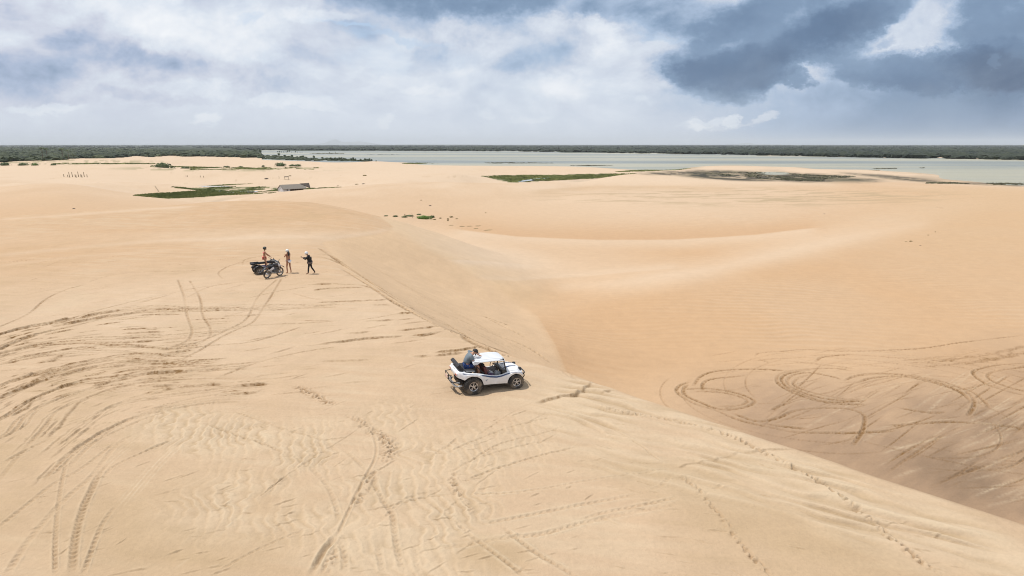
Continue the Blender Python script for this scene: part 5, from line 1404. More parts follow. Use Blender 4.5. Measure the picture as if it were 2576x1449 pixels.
def glass_mat():
    m_ = bpy.data.materials.new('windscreen_glass'); m_.use_nodes = True
    b = m_.node_tree.nodes['Principled BSDF']; b.inputs['Base Color'].default_value = (.85, .9, .9, 1); b.inputs['Transmission Weight'].default_value = .9
    b.inputs['Roughness'].default_value = .05; b.inputs['IOR'].default_value = 1.05; b.inputs['Alpha'].default_value = .45
    return m_
M_GLASS = glass_mat()
M_RIMG = mat('dull_rim', (.22, .21, .20), .5, metal=.3)
def lathe(name, prof, m, parent, seg=36, axis='y', closed=True):
    V = []; F = []; n = len(prof)
    for k in range(seg):
        a = 2 * math.pi * k / seg
        for r, w in prof: V.append((r * math.cos(a), w, r * math.sin(a)) if axis == 'y' else (r * math.cos(a), r * math.sin(a), w))
    for k in range(seg):
        for i in range(n if closed else n - 1):
            j = (i + 1) % n; F.append((k * n + i, k * n + j, ((k + 1) % seg) * n + j, ((k + 1) % seg) * n + i))
    return poly_obj(name, V, F, m, parent, smooth=True)
def wheel(parent, loc, R_, W_, rimr, side, spokes=5, double=True, lug=.012, steer=0):
    """side -1: outer face towards -y"""
    w = lathe('wheel', [(rimr * .95, -W_ * .42), (rimr * .95, W_ * .30), (.03, W_ * .30), (.03, -W_ * .10 * 1), (rimr * .80, -W_ * .12)], M_RIMB, parent, 28)
    w.location = loc; w.rotation_euler = (0, 0, steer)
    if side > 0: w.rotation_euler = (0, 0, math.pi + steer)
    h = W_ / 2
    prof = [(rimr, -h * .82), (rimr * 1.12, -h * .98), (R_ * .82, -h * 1.04), (R_ * .94, -h * .95), (R_ * .985, -h * .72), (R_, -h * .3), (R_, h * .3), (R_ * .985, h * .72), (R_ * .94, h * .95), (R_ * .82, h * 1.04), (rimr * 1.12, h * .98), (rimr, h * .82)]
    lathe('tyre', prof, M_RUBBER, w, 48)
    bm = bmesh.new(); n = 30
    for k in range(n):
        a = 2 * math.pi * k / n
        for q, (yy, off) in enumerate(((-h * .62, 0), (0, .5), (h * .62, 0))):
            aa = a + off * 2 * math.pi / n
            bxm(bm, R_ * math.cos(aa), yy, R_ * math.sin(aa), lug * 2.2, h * .46, R_ * .105, Matrix.Rotation(-aa, 3, 'Y'))
    bm_obj('tread', bm, M_RUBBER, w, smooth=False)
    lathe('rim', [(rimr * 1.0, -h * .86), (rimr * 1.02, -h * .70), (rimr * .93, -h * .62), (rimr * .91, -h * .82)], M_ALU, w, 32)
    bm = bmesh.new()
    for k in range(spokes):
        for d in ((-.17, .17) if double else (0,)):
            a = 2 * math.pi * (k + .25) / spokes + d
            bxm(bm, rimr * .52 * math.cos(a), -h * .66, rimr * .52 * math.sin(a), rimr * .84, .018, rimr * .085, Matrix.Rotation(-a, 3, 'Y'))
    bmesh.ops.create_cone(bm, cap_ends=True, segments=16, radius1=rimr * .17, radius2=rimr * .13, depth=.05, matrix=Matrix.Translation((0, -h * .72, 0)) @ Matrix.Rotation(R(90), 4, 'X'))
    bm_obj('spokes', bm, M_ALU, w, smooth=False)
    return w
def interp(tab, x):
    return float(np.interp(x, [t[0] for t in tab], [t[1] for t in tab]))
def buggy():
    pa = on_level(1190, 988.5, 0); pb = on_level(1299, 975, 0)
    a = Vector((float(pa[0]), float(pa[1]), 0)); b = Vector((float(pb[0]), float(pb[1]), 0))
    d = (b - a); sc = d.length / 2.0; yaw = math.atan2(d.y, d.x)
    # contact points are those of the near (right-hand) wheels: shift to the middle line
    left = Vector((-math.sin(yaw), math.cos(yaw), 0))
    org = a + left * (.74 * sc)
    zr = min(zat(a.x, a.y), zat(org.x, org.y)); zf = zat(b.x, b.y)
    e = empty('dune_buggy', (org.x, org.y, (zr + zf) / 2 - .015), yaw); e.scale = (sc,) * 3
    tag(e, 'white open dune buggy with navy stripes at the brink of the dune', 'dune buggy')
    XA, XF, RR, RF = 0.0, 2.0, .385, .335
    ztop = [(-.66, .98), (-.6, 1.06), (-.3, 1.0), (0, .95), (.3, .90), (.52, .84), (.8, .75), (1.1, .70), (1.35, .725), (1.55, .78), (1.84, .83), (2.1, .815), (2.3, .74), (2.42, .62)]
    wtop = [(-.66, .60), (-.6, .66), (-.3, .76), (0, .80), (.3, .79), (.52, .745), (.8, .70), (1.35, .69), (1.55, .69), (1.84, .74), (2.1, .74), (2.3, .64), (2.42, .44)]
    wlow = [(-.66, .60), (-.6, .68), (-.35, .80), (0, .88), (.35, .84), (.5, .74), (.8, .71), (1.4, .70), (1.6, .73), (1.85, .80), (2.1, .80), (2.3, .70), (2.42, .46)]
    def zlow(x):
        z = interp([(-.66, .80), (-.5, .74), (.4, .37), (1.6, .31), (2.3, .42), (2.42, .50)], x)
        for xa, za, rr in ((XA, RR, .47), (XF, RF, .40)):
            q = rr * rr - (x - xa) ** 2
            if q > 0: z = max(z, za + math.sqrt(q) - (.02 if x > xa else 0))
        return z
    xs = sorted(set([round(v, 4) for v in list(np.arange(-.66, 2.421, .04))]))
    def side(s):
        V = []; F = []
        for x in xs:
            zt, wt, wl, zl = interp(ztop, x), interp(wtop, x), interp(wlow, x), zlow(x)
            zl = min(zl, zt - .05)
            zm = zl + (zt - zl) * .62
            wm = wl + (wt - wl) * .15 + .015
            ck = .5 < x < 1.5
            yi = wt - .075 if ck else (wt - .12)
            ring = [(wl - .05, zl + .004), (wl, zl), (wl + .008, zl + .03), (wm, zm), (wt + .02, zt - .045), (wt - .005, zt - .010), (wt - .04, zt), (yi, zt - .004), (yi - .012, zt - (.3 if ck else .05))]
            V += [(x, s * y, z) for y, z in ring]
        n = 9
        for i in range(len(xs) - 1):
            for j in range(n - 1): F.append((i * n + j, i * n + j + 1, (i + 1) * n + j + 1, (i + 1) * n + j))
        return V, F
    V, F = side(-1); V2, F2 = side(1)
    F += [tuple(k + len(V) for k in f) for f in F2]; V = V + V2
    # rear deck, tail panel, hood
    def patch(x0, x1, crown, drop=0.0, n=8):
        nonlocal V, F
        base = len(V); X = np.linspace(x0, x1, n)
        ys = np.linspace(-1, 1, 11)
        for x in X:
            w = interp(wtop, x) - .11; z = interp(ztop, x) - .006
            for q in ys:
                V.append((x, q * w, z + crown(x) * (1 - abs(q) ** 2.4)))
        for i in range(n - 1):
            for j in range(10): F.append((base + i * 11 + j, base + i * 11 + j + 1, base + (i + 1) * 11 + j + 1, base + (i + 1) * 11 + j))
    patch(-.64, -.30, lambda x: .015)
    patch(1.50, 2.42, lambda x: .10 + .03 * (2.4 - x), n=20)
    base = len(V)
    for z, w, x in ((1.03, .62, -.645), (.98, .66, -.70), (.88, .69, -.715), (.80, .70, -.68), (.76, .70, -.62)):
        for q in np.linspace(-1, 1, 11): V.append((x + .10 * abs(q) ** 3, q * w, z))
    for i in range(4):
        for j in range(10): F.append((base + i * 11 + j, base + i * 11 + j + 1, base + (i + 1) * 11 + j + 1, base + (i + 1) * 11 + j))
    base = len(V)                                        # nose
    for z, w, x in ((.72, .42, 2.40), (.66, .44, 2.47), (.56, .44, 2.49), (.46, .42, 2.44)):
        for q in np.linspace(-1, 1, 9): V.append((x - .12 * abs(q) ** 3, q * w, z))
    for i in range(3):
        for j in range(8): F.append((base + i * 9 + j, base + i * 9 + j + 1, base + (i + 1) * 9 + j + 1, base + (i + 1) * 9 + j))
    body = poly_obj('body', V, F, M_WHITE, e, smooth=True)
    md = body.modifiers.new('thickness', 'SOLIDIFY'); md.thickness = .018; md.offset = -1
    # lower crease on the door side
    # stripes
    def strip(name, pts, w0, nrm):
        V = []; F = []
        for i, p in enumerate(pts):
            p = Vector(p); wv = Vector(w0[i]) if isinstance(w0, list) else Vector(w0)
            V += [p - wv, p + wv]
            if i: F.append((2 * i - 2, 2 * i - 1, 2 * i + 1, 2 * i))
        V2 = [tuple(Vector(v) + Vector(nrm)) for v in V]; n = len(V)
        F2 = [tuple(k + n for k in f[::-1]) for f in F]
        return poly_obj(name, [tuple(v) for v in V] + V2, F + F2, M_NAVY, body, smooth=True)
    for s in (-1, 1):
        pts = []; ws = []
        for x in np.arange(-.45, 2.36, .05):
            pts.append((x, s * (interp(wtop, x) + .017), interp(ztop, x) - .048)); ws.append((0, -s * .010, .020 + .010 * math.exp(-((x - 1.0) / .5) ** 2)))
        strip('side_stripe', pts, ws, (0, s * .006, 0))
    for s in (-1, 1):
        pts = [(x, s * (.26 - .07 * (x - 1.55)), interp(ztop, x) + (.10 + .03 * (2.4 - x)) * (1 - (.26 / (interp(wtop, x) - .11)) ** 2.4) + .004) for x in np.arange(1.56, 2.2, .06)]
        strip('hood_stripe', pts, [(0, .075 * (1 - .9 * i / len(pts)), 0) for i in range(len(pts))], (0, 0, .004))
    # tail lights, marks, plate
    for s in (-1, 1):
        pn = box_obj('light_panel', (-.665, s * .50, .90), (.035, .26, .15), M_WHITE, e, bevel=.01)
        for k, (yy, mm) in enumerate(((.42, M_AMBER), (.50, M_RED), (.58, M_RED))):
            o = lathe('tail_light', [(.001, 0), (.036, 0), (.034, .015), (.001, .02)], mm, e, 16, closed=False)
            o.rotation_euler = (0, 0, R(90)); o.location = (-.695 + .012 * k, s * yy, .90)
    bm = bmesh.new(); bxm(bm, 0, .012, 0, .008, .012, .07, Matrix.Rotation(R(22), 3, 'X')); bxm(bm, 0, -.012, 0, .008, .012, .07, Matrix.Rotation(R(-22), 3, 'X'))
    o = bm_obj('emblem', bm, M_MARK, e, smooth=False); o.location = (-.735, .10, .90)
    bm = bmesh.new(); bxm(bm, 0, 0, 0, .10, .006, .018, Matrix.Rotation(R(-35), 3, 'Y')); bxm(bm, .01, 0, -.025, .07, .006, .012, Matrix.Rotation(R(-35), 3, 'Y'))
    o = bm_obj('side_badge', bm, M_MARK, e, smooth=False); o.location = (.62, -.755, .58)
    # chassis, engine, exhaust, rear cage
    box_obj('floor_pan', (1.0, 0, .30), (2.3, 1.1, .10), M_BLACK, e, bevel=.02)
    bm = bmesh.new(); bxm(bm, -.30, 0, .52, .45, .5, .34); bxm(bm, -.42, -.28, .50, .26, .2, .2); bxm(bm, -.42, .28, .50, .26, .2, .2)
    for k in range(4): bxm(bm, -.55, -.2 + k * .13, .66, .12, .05, .10)
    bmesh.ops.create_cone(bm, cap_ends=True, segments=14, radius1=.15, radius2=.15, depth=.16, matrix=Matrix.Translation((-.50, 0, .66)) @ Matrix.Rotation(R(90), 4, 'Y'))
    bm_obj('engine', bm, M_BLACK, e, bevel=.012)
    for pts, r in (([(-.45, -.62, .40), (-.66, -.55, .36), (-.74, -.2, .36), (-.74, .3, .38), (-.6, .6, .42)], .045), ([(-.5, -.5, .50), (-.70, -.3, .46), (-.76, .1, .44), (-.74, .45, .47)], .035)):
        tube_obj('exhaust', [tuple(p) for p in cr(pts, 5)], r, M_CHROME, e)
    for pts in ([(-.60, -.34, .50), (-.86, -.34, .50), (-.86, -.34, .74), (-.60, -.34, .76)], [(-.60, .60, .50), (-.88, .60, .52), (-.88, .60, .76), (-.60, .60, .78)], [(-.86, -.34, .74), (-.88, .60, .76)], [(-.86, -.34, .50), (-.88, .60, .52)], [(-.86, .12, .50), (-.87, .12, .75)]):
        tube_obj('rear_bumper', pts, .020, M_TUBE, e, 6)
    pl = box_obj('number_plate', (-.90, .36, .60), (.012, .36, .12), M_PLATE, e)
    # wheels
    wheel(e, (XA, -.74, RR), RR, .30, .20, -1); wheel(e, (XA, .74, RR), RR, .30, .20, 1)
    wheel(e, (XF, -.70, RF), RF, .21, .19, -1); wheel(e, (XF, .70, RF), RF, .21, .19, 1)
    tube_obj('axle', [(XA, -.7, RR), (XA, .7, RR)], .05, M_BLACK, e); tube_obj('axle', [(XF, -.65, RF), (XF, .65, RF)], .04, M_BLACK, e)
    bmx = [(2.36, -.52, .62), (2.50, -.42, .62), (2.54, 0, .62), (2.50, .42, .62), (2.36, .52, .62)]
    fb = tube_obj('front_bumper', [tuple(p) for p in cr(bmx, 5)], .026, M_TUBE, e)
    tube_obj('front_bumper', [(2.42, -.50, .62), (2.47, -.48, .50), (2.42, -.44, .38), (2.2, -.4, .34)], .024, M_TUBE, e); tube_obj('front_bumper', [(2.42, .50, .62), (2.47, .48, .50), (2.42, .44, .38), (2.2, .4, .34)], .024, M_TUBE, e)
    for s in (-1, 1):
        o = lathe('headlight', [(.001, 0), (.07, 0), (.09, .06), (.085, .12), (.001, .14)], M_BLACK, e, 18, closed=False); o.rotation_euler = (0, 0, R(90)); o.location = (2.34, s * .40, .80)
    # windscreen
    A = [(1.58, -.60, .80), (1.46, -.56, 1.38), (1.46, .56, 1.38), (1.58, .60, .80)]
    for p, q in ((0, 1), (1, 2), (2, 3), (0, 3)): tube_obj('windscreen_frame', [A[p], A[q]], .026, M_TUBE, e, 6)
    poly_obj('windscreen', [A[0], A[1], A[2], A[3]], [(0, 1, 2, 3)], M_GLASS, e)
    poly_obj('mirror', [(1.50, -.70, .86), (1.52, -.62, .86), (1.52, -.62, .98), (1.50, -.70, .98)], [(0, 1, 2, 3)], M_BLACK, e)
    # roof: ribbed shell with turned-down edges
    V = []; F = []
    X = np.linspace(.06, 1.52, 14); Y = np.linspace(-.60, .60, 61)
    def rz(x, y):
        u = (x - .79) / .73; v = y / .60
        return 1.455 - .05 * abs(u) ** 6 - .075 * abs(v) ** 7 - .02 * v * v - .012 * u * u + .016 * (math.cos(y * 2 * math.pi / .155) > .25) * (abs(v) < .92)
    for x in X:
        for y in Y: V.append((x, y, rz(x, y)))
    n = len(Y)
    for i in range(len(X) - 1):
        for j in range(n - 1): F.append((i * n + j, i * n + j + 1, (i + 1) * n + j + 1, (i + 1) * n + j))
    rf = poly_obj('roof', V, F, M_ROOF, e, smooth=False); md = rf.modifiers.new('thickness', 'SOLIDIFY'); md.thickness = .035; md.offset = -1
    for s in (-1, 1):
        poly_obj('roof_corner', [(.06, s * .60, 1.37), (.40, s * .60, 1.37), (.26, s * .61, 1.27), (.09, s * .61, 1.26), (.06, s * .575, 1.37), (.40, s * .575, 1.37), (.26, s * .585, 1.27), (.09, s * .585, 1.26)],
                 [(0, 1, 2, 3), (7, 6, 5, 4), (0, 4, 5, 1), (1, 5, 6, 2), (2, 6, 7, 3), (3, 7, 4, 0)], M_ROOF, e)
    # roll cage
    for s in (-1, 1):
        tube_obj('roll_bar', [(.10, s * .56, .80), (.12, s * .56, 1.37)], .026, M_TUBE, e, 6); tube_obj('roll_bar', [(.12, s * .56, 1.36), (1.46, s * .55, 1.36)], .024, M_TUBE, e, 6)
        tube_obj('roll_bar', [(.12, s * .56, 1.3), (.55, s * .58, .82)], .022, M_TUBE, e, 6)
    tube_obj('roll_bar', [(.12, -.56, 1.3), (.12, .56, 1.3)], .026, M_TUBE, e, 6); tube_obj('roll_bar', [(.10, -.56, 1.0), (.10, .56, 1.0)], .026, M_TUBE, e, 6)
    # seats
    for y0 in (-.33, .33):
        st = box_obj('seat', (.92, y0, .52), (.46, .44, .16), M_MAROON, e, bevel=.05)
        bk = box_obj('backrest', (.66, y0, .82), (.13, .44, .60), M_MAROON, e, bevel=.05, rot=Matrix.Rotation(R(-12), 3, 'Y'))
        box_obj('headrest', (.58, y0, 1.14), (.09, .26, .13), M_VINYL, e, bevel=.03)
    box_obj('dashboard', (1.48, 0, .80), (.16, 1.24, .16), M_BLACK, e, bevel=.03)
    sw = lathe('steering_wheel', [(.165, -.012), (.19, -.012), (.19, .012), (.165, .012)], M_TUBE, e, 28, axis='z'); sw.location = (1.22, .33, .96); sw.rotation_euler = (0, R(-62), 0)
    tube_obj('steering_column', [(1.22, .33, .96), (1.48, .33, .80)], .02, M_TUBE, e, 6)
    # things lying inside count as things of their own: bags
    cabin = []
    for nm, c, s_, mm, lab, ca in (('bag', (1.24, -.30, .66), (.26, .18, .26), M_GREY, 'light grey bag on the front seat floor of the buggy', 'bag'), ('box', (1.02, -.10, .66), (.18, .16, .16), M_WHITE, 'small white box between the seats of the buggy', 'box'), ('bag', (.92, -.36, .66), (.30, .26, .12), mat('purple_cloth', (.10, .05, .12), .8), 'dark purple cloth bag on the passenger seat of the buggy', 'bag')):
        bm = bmesh.new(); bxm(bm, 0, 0, 0, *s_, Matrix.Rotation(R(18), 3, 'Y')); o = bm_obj(nm, bm, mm, None, bevel=.03)
        o.matrix_world = Matrix.Translation(e.location) @ Matrix.Rotation(yaw, 4, 'Z') @ Matrix.Scale(sc, 4) @ Matrix.Translation(c); tag(o, lab, ca)
    # rear bench
    bm = bmesh.new(); bxm(bm, -.08, 0, .99, .46, 1.16, .12); bm_obj('rear_cushion', bm, M_VINYL, e, bevel=.05)
    bm = bmesh.new(); bxm(bm, -.50, .0, 1.16, .17, 1.16, .36, Matrix.Rotation(R(-34), 3, 'Y')); bm_obj('rear_backrest', bm, M_VINYL, e, bevel=.055)
    tube_obj('grab_rail', [(-.30, -.64, .96), (-.28, -.66, 1.06), (.10, -.66, 1.02), (.12, -.63, .90)], .016, M_CHROME, e, 6)
    return e, yaw, sc
BUG, BYAW, BSC = buggy()

def quad_and_bike():
    M_PL = mat('black_fender', (0.022, 0.022, 0.028), 0.4, dust=.15)
    M_BLUE = mat('blue_panel', (0.03, 0.03, 0.16), 0.35)
    # ---- quad bike
    p = gp(653, 690.5)
    yaw = R(33); f = Vector((math.cos(yaw), math.sin(yaw), 0)); l = Vector((-f.y, f.x, 0))
    org = Vector((p.x, p.y, 0)) + l * .42
    e = empty('quad_bike', (org.x, org.y, zat(org.x, org.y)), yaw); tag(e, 'black quad bike with a rear rack parked behind the motorcycle', 'quad bike')
    r = .30
    for x, y, s in ((0, -.42, -1), (0, .42, 1), (1.22, -.42, -1), (1.22, .42, 1)):
        wheel(e, (x, y, r), r, .24, .14, s, 5, False, lug=.02)
    bm = bmesh.new(); bxm(bm, .55, 0, .45, 1.0, .30, .30); bxm(bm, .62, 0, .34, .6, .42, .12); bm_obj('frame', bm, M_BLACK, e, bevel=.03)
    for x0, sg in ((0, -1), (1.22, 1)):
        for s in (-1, 1):
            V = []; F = []
            for i, a in enumerate(np.linspace(R(15), R(165), 9)):
                V += [(x0 + .40 * math.cos(a), s * .26, .30 + .40 * math.sin(a)), (x0 + .40 * math.cos(a), s * .58, .28 + .39 * math.sin(a))]
                if i: F.append((2 * i - 2, 2 * i - 1, 2 * i + 1, 2 * i))
            o = poly_obj('fender', V, F, M_PL, e, smooth=True); md = o.modifiers.new('t', 'SOLIDIFY'); md.thickness = .02
    box_obj('seat', (.42, 0, .80), (.70, .30, .14), M_VINYL, e, bevel=.05)
    box_obj('tank', (.86, 0, .82), (.34, .28, .20), M_PL, e, bevel=.06)
    rk = box_obj('rear_rack', (-.16, 0, .80), (.62, .86, .05), M_TUBE, e, bevel=.02)
    for k in range(5): tube_obj('rack_bar', [(-.46, -.4 + k * .2, .84), (.14, -.4 + k * .2, .84)], .014, M_TUBE, rk, 5)
    box_obj('carrier_box', (-.40, -.12, .80), (.26, .5, .13), M_VINYL, e, bevel=.04)
    box_obj('front_rack', (1.26, 0, .84), (.46, .70, .04), M_TUBE, e, bevel=.02)
    box_obj('front_cowl', (1.12, 0, .86), (.36, .44, .26), M_PL, e, bevel=.08)
    tube_obj('handlebar', [(.92, -.40, 1.08), (1.0, -.2, 1.06), (1.02, 0, 1.0), (1.0, .2, 1.06), (.92, .40, 1.08)], .018, M_TUBE, e, 6)
    tube_obj('steering_post', [(1.02, 0, 1.0), (1.15, 0, .70)], .03, M_TUBE, e, 6)
    for s in (-1, 1):
        o = lathe('headlight', [(.001, 0), (.08, .0), (.09, .05), (.001, .10)], M_CHROME, e, 14, closed=False); o.rotation_euler = (0, 0, R(-90)); o.location = (1.40, s * .20, .80)
        box_obj('foot_board', (.58, s * .36, .33), (.50, .22, .04), M_BLACK, e, bevel=.01)
    tube_obj('exhaust', [(.35, -.24, .48), (-.1, -.22, .56), (-.34, -.2, .60)], .05, M_BLACK, e)
    box_obj('side_panel', (.40, -.22, .52), (.36, .05, .20), M_BLUE, e, bevel=.02)
    # ---- motorcycle
    a = gp(671.5, 700.2); b = gp(703.8, 693.3)
    yaw2 = math.atan2(b.y - a.y, b.x - a.x); wb = math.hypot(b.x - a.x, b.y - a.y)
    m = empty('motorcycle', (a.x, a.y, min(a.z, b.z) - .01), yaw2); tag(m, 'dark trail motorcycle with spoked wheels and a white tank stripe on its stand', 'motorcycle')
    m.rotation_euler = (R(7), 0, yaw2)
    def mw(x, r, w, parent=m):
        h = lathe('wheel', [(.04, -.05), (.06, -.05), (.06, .05), (.04, .05)], M_ALU, parent, 14); h.location = (x, 0, r)
        pr = [(r - .085, -w * .4), (r - .04, -w * .55), (r - .012, -w * .36), (r, 0), (r - .012, w * .36), (r - .04, w * .55), (r - .085, w * .4)]
        lathe('tyre', pr, M_RUBBER, h, 40)
        lathe('rim', [(r - .095, -w * .34), (r - .078, -w * .38), (r - .078, w * .38), (r - .095, w * .34)], M_RIMG, h, 40)
        bm = bmesh.new()
        for k in range(16):
            t = 2 * math.pi * k / 16; rr = (r - .08) / 2 + .02
            bxm(bm, rr * math.cos(t), 0, rr * math.sin(t), r - .12, .006, .006, Matrix.Rotation(-t, 3, 'Y'))
        bm_obj('spokes', bm, M_RIMG, h, smooth=False)
    mw(0, .31, .13); mw(wb, .33, .10)
    rake = Vector((-.42, 0, 1)).normalized(); top = Vector((wb, 0, .33)) + rake * .78
    for s in (-1, 1): tube_obj('fork', [(wb, s * .085, .33), (top.x, s * .085, top.z)], [.028, .022], M_CHROME, m, 8)
    for s in (-1, 1): tube_obj('swing_arm', [(0, s * .10, .31), (.50, s * .09, .40)], .026, M_CHROME, m, 6)
    tube_obj('frame', [(.50, 0, .40), (.46, 0, .72), (.95, 0, .86), (top.x, 0, top.z - .1), (.98, 0, .42), (.50, 0, .34)], .026, M_BLACK, m, 8)
    bm = bmesh.new(); bxm(bm, .70, 0, .46, .34, .24, .26); bxm(bm, .80, 0, .66, .16, .18, .22, Matrix.Rotation(R(15), 3, 'Y')); bm_obj('engine', bm, mat('engine_metal', (.10, .10, .105), .5, metal=.5, var=.3, scale=20), m, bevel=.02)
    bm = bmesh.new(); bmesh.ops.create_icosphere(bm, subdivisions=3, radius=1, matrix=Matrix.Translation((.78, 0, .90)) @ Matrix.Rotation(R(12), 4, 'Y') @ Matrix.Diagonal((.27, .15, .14, 1))); bm_obj('tank', bm, M_PL, m)
    bm = bmesh.new(); bxm(bm, .98, -.10, .88, .26, .06, .16, Matrix.Rotation(R(35), 3, 'Y')); bxm(bm, .98, .10, .88, .26, .06, .16, Matrix.Rotation(R(35), 3, 'Y')); bm_obj('tank_shroud', bm, mat('pale_panel', (.55, .56, .60), .35), m, bevel=.02)
    bm = bmesh.new(); bxm(bm, .30, 0, .86, .66, .22, .10, Matrix.Rotation(R(4), 3, 'Y')); bm_obj('seat', bm, M_VINYL, m, bevel=.04)
    V = []; F = []
    for i, t in enumerate(np.linspace(R(35), R(125), 8)):
        V += [(wb + .44 * math.cos(t), -.08, .36 + .44 * math.sin(t)), (wb + .44 * math.cos(t), .08, .36 + .44 * math.sin(t))]
        if i: F.append((2 * i - 2, 2 * i - 1, 2 * i + 1, 2 * i))
    o = poly_obj('front_fender', V, F, mat('blue_grey_fender', (.08, .09, .14), .35), m, smooth=True); o.modifiers.new('t', 'SOLIDIFY').thickness = .015
    V = []; F = []
    for i, t in enumerate(np.linspace(R(60), R(165), 8)):
        V += [(.42 * math.cos(t) * 1.1, -.10, .40 + .42 * math.sin(t)), (.42 * math.cos(t) * 1.1, .10, .40 + .42 * math.sin(t))]
        if i: F.append((2 * i - 2, 2 * i - 1, 2 * i + 1, 2 * i))
    o = poly_obj('rear_fender', V, F, M_PL, m, smooth=True); o.modifiers.new('t', 'SOLIDIFY').thickness = .015
    box_obj('side_panel', (.34, -.13, .68), (.34, .03, .16), mat('white_side_panel', (.6, .6, .62), .35), m, bevel=.012, rot=Matrix.Rotation(R(-25), 3, 'Y'))
    tube_obj('exhaust', [(.80, -.14, .36), (.40, -.17, .42), (-.10, -.17, .66)], [.022, .03, .045], M_CHROME, m)
    tube_obj('luggage_rack', [(.0, -.10, .86), (-.34, -.11, .92), (-.34, .11, .92), (.0, .10, .86)], .014, M_CHROME, m, 6)
    tube_obj('handlebar', [(top.x - .16, -.38, top.z + .12), (top.x - .05, -.22, top.z + .11), (top.x, 0, top.z + .02), (top.x - .05, .22, top.z + .11), (top.x - .16, .38, top.z + .12)], .015, M_CHROME, m, 6)
    o = lathe('headlight', [(.001, 0), (.10, 0), (.11, .07), (.06, .15), (.001, .16)], M_BLACK, m, 18, closed=False); o.rotation_euler = (0, 0, R(90)); o.location = (top.x + .20, 0, top.z - .06)
    for s in (-1, 1): tube_obj('mirror', [(top.x - .05, s * .24, top.z + .12), (top.x - .03, s * .30, top.z + .30)], [.008, .03], M_BLACK, m, 6)
    tube_obj('side_stand', [(.55, .08, .35), (.50, .26, .0)], .015, M_BLACK, m, 6)
    tube_obj('foot_peg', [(.52, -.22, .36), (.52, .22, .36)], .014, M_BLACK, m, 6)
    return e, yaw
QUAD, QYAW = quad_and_bike()

# ================================================================== PEOPLE
def skin_mesh(name, verts, edges, root, m, parent=None, sub=2):
    """grow one smooth surface over a skeleton: verts name -> (pos, radius)"""
    bm = bmesh.new(); lay = bm.verts.layers.skin.verify(); ix = {}
    for k, (p, r) in verts.items():
        v = bm.verts.new(p); rr = r if hasattr(r, '__len__') else (r, r)
        v[lay].radius = rr; v[lay].use_root = (k == root); ix[k] = v
    for a, b in edges: bm.edges.new((ix[a], ix[b]))
    me = bpy.data.meshes.new(name + '_bones'); bm.to_mesh(me); bm.free()
    tmp = bpy.data.objects.new(name + '_tmp', me); COL.objects.link(tmp)
    sk = tmp.modifiers.new('skin', 'SKIN'); sk.use_smooth_shade = True; sk.branch_smoothing = .4
    ss = tmp.modifiers.new('sub', 'SUBSURF'); ss.levels = sub; ss.render_levels = sub
    dg = bpy.context.evaluated_depsgraph_get(); dg.update()
    out = bpy.data.meshes.new_from_object(tmp.evaluated_get(dg))
    bpy.data.objects.remove(tmp); bpy.data.meshes.remove(me)
    out.name = name
    return link_mesh(name, out, m, parent)
def hand(V, E, wr, d, side, pre, curl=.5, s=1.0):
    """palm and five fingers from the wrist joint in direction d"""
    d = Vector(d).normalized(); sv = Vector(side).normalized(); n = d.cross(sv)
    w = Vector(V[wr][0]); palm = w + d * .055 * s
    V[pre + 'palm'] = (palm, (.030 * s, .020 * s)); E.append((wr, pre + 'palm'))
    for i, (o, L) in enumerate(((-.030, .070), (-.010, .082), (.010, .078), (.030, .062))):
        b = palm + sv * o * s + d * .035 * s; k = b + d * L * .5 * s; t = k + (d * (1 - curl) + n * curl) * L * .5 * s
        V[f'{pre}f{i}a'] = (b, .0095 * s); V[f'{pre}f{i}b'] = (k, .0085 * s); V[f'{pre}f{i}c'] = (t, .007 * s)
        E += [(pre + 'palm', f'{pre}f{i}a'), (f'{pre}f{i}a', f'{pre}f{i}b'), (f'{pre}f{i}b', f'{pre}f{i}c')]
    b = palm - sv * .032 * s + n * .01 * s; t = b - sv * .018 * s + d * .045 * s + n * .015 * s
    V[pre + 't0'] = (b, .011 * s); V[pre + 't1'] = (t, .008 * s); E += [(pre + 'palm', pre + 't0'), (pre + 't0', pre + 't1')]
def face_parts(root, hp, fwd, up, skin, s=1.0):
    pass
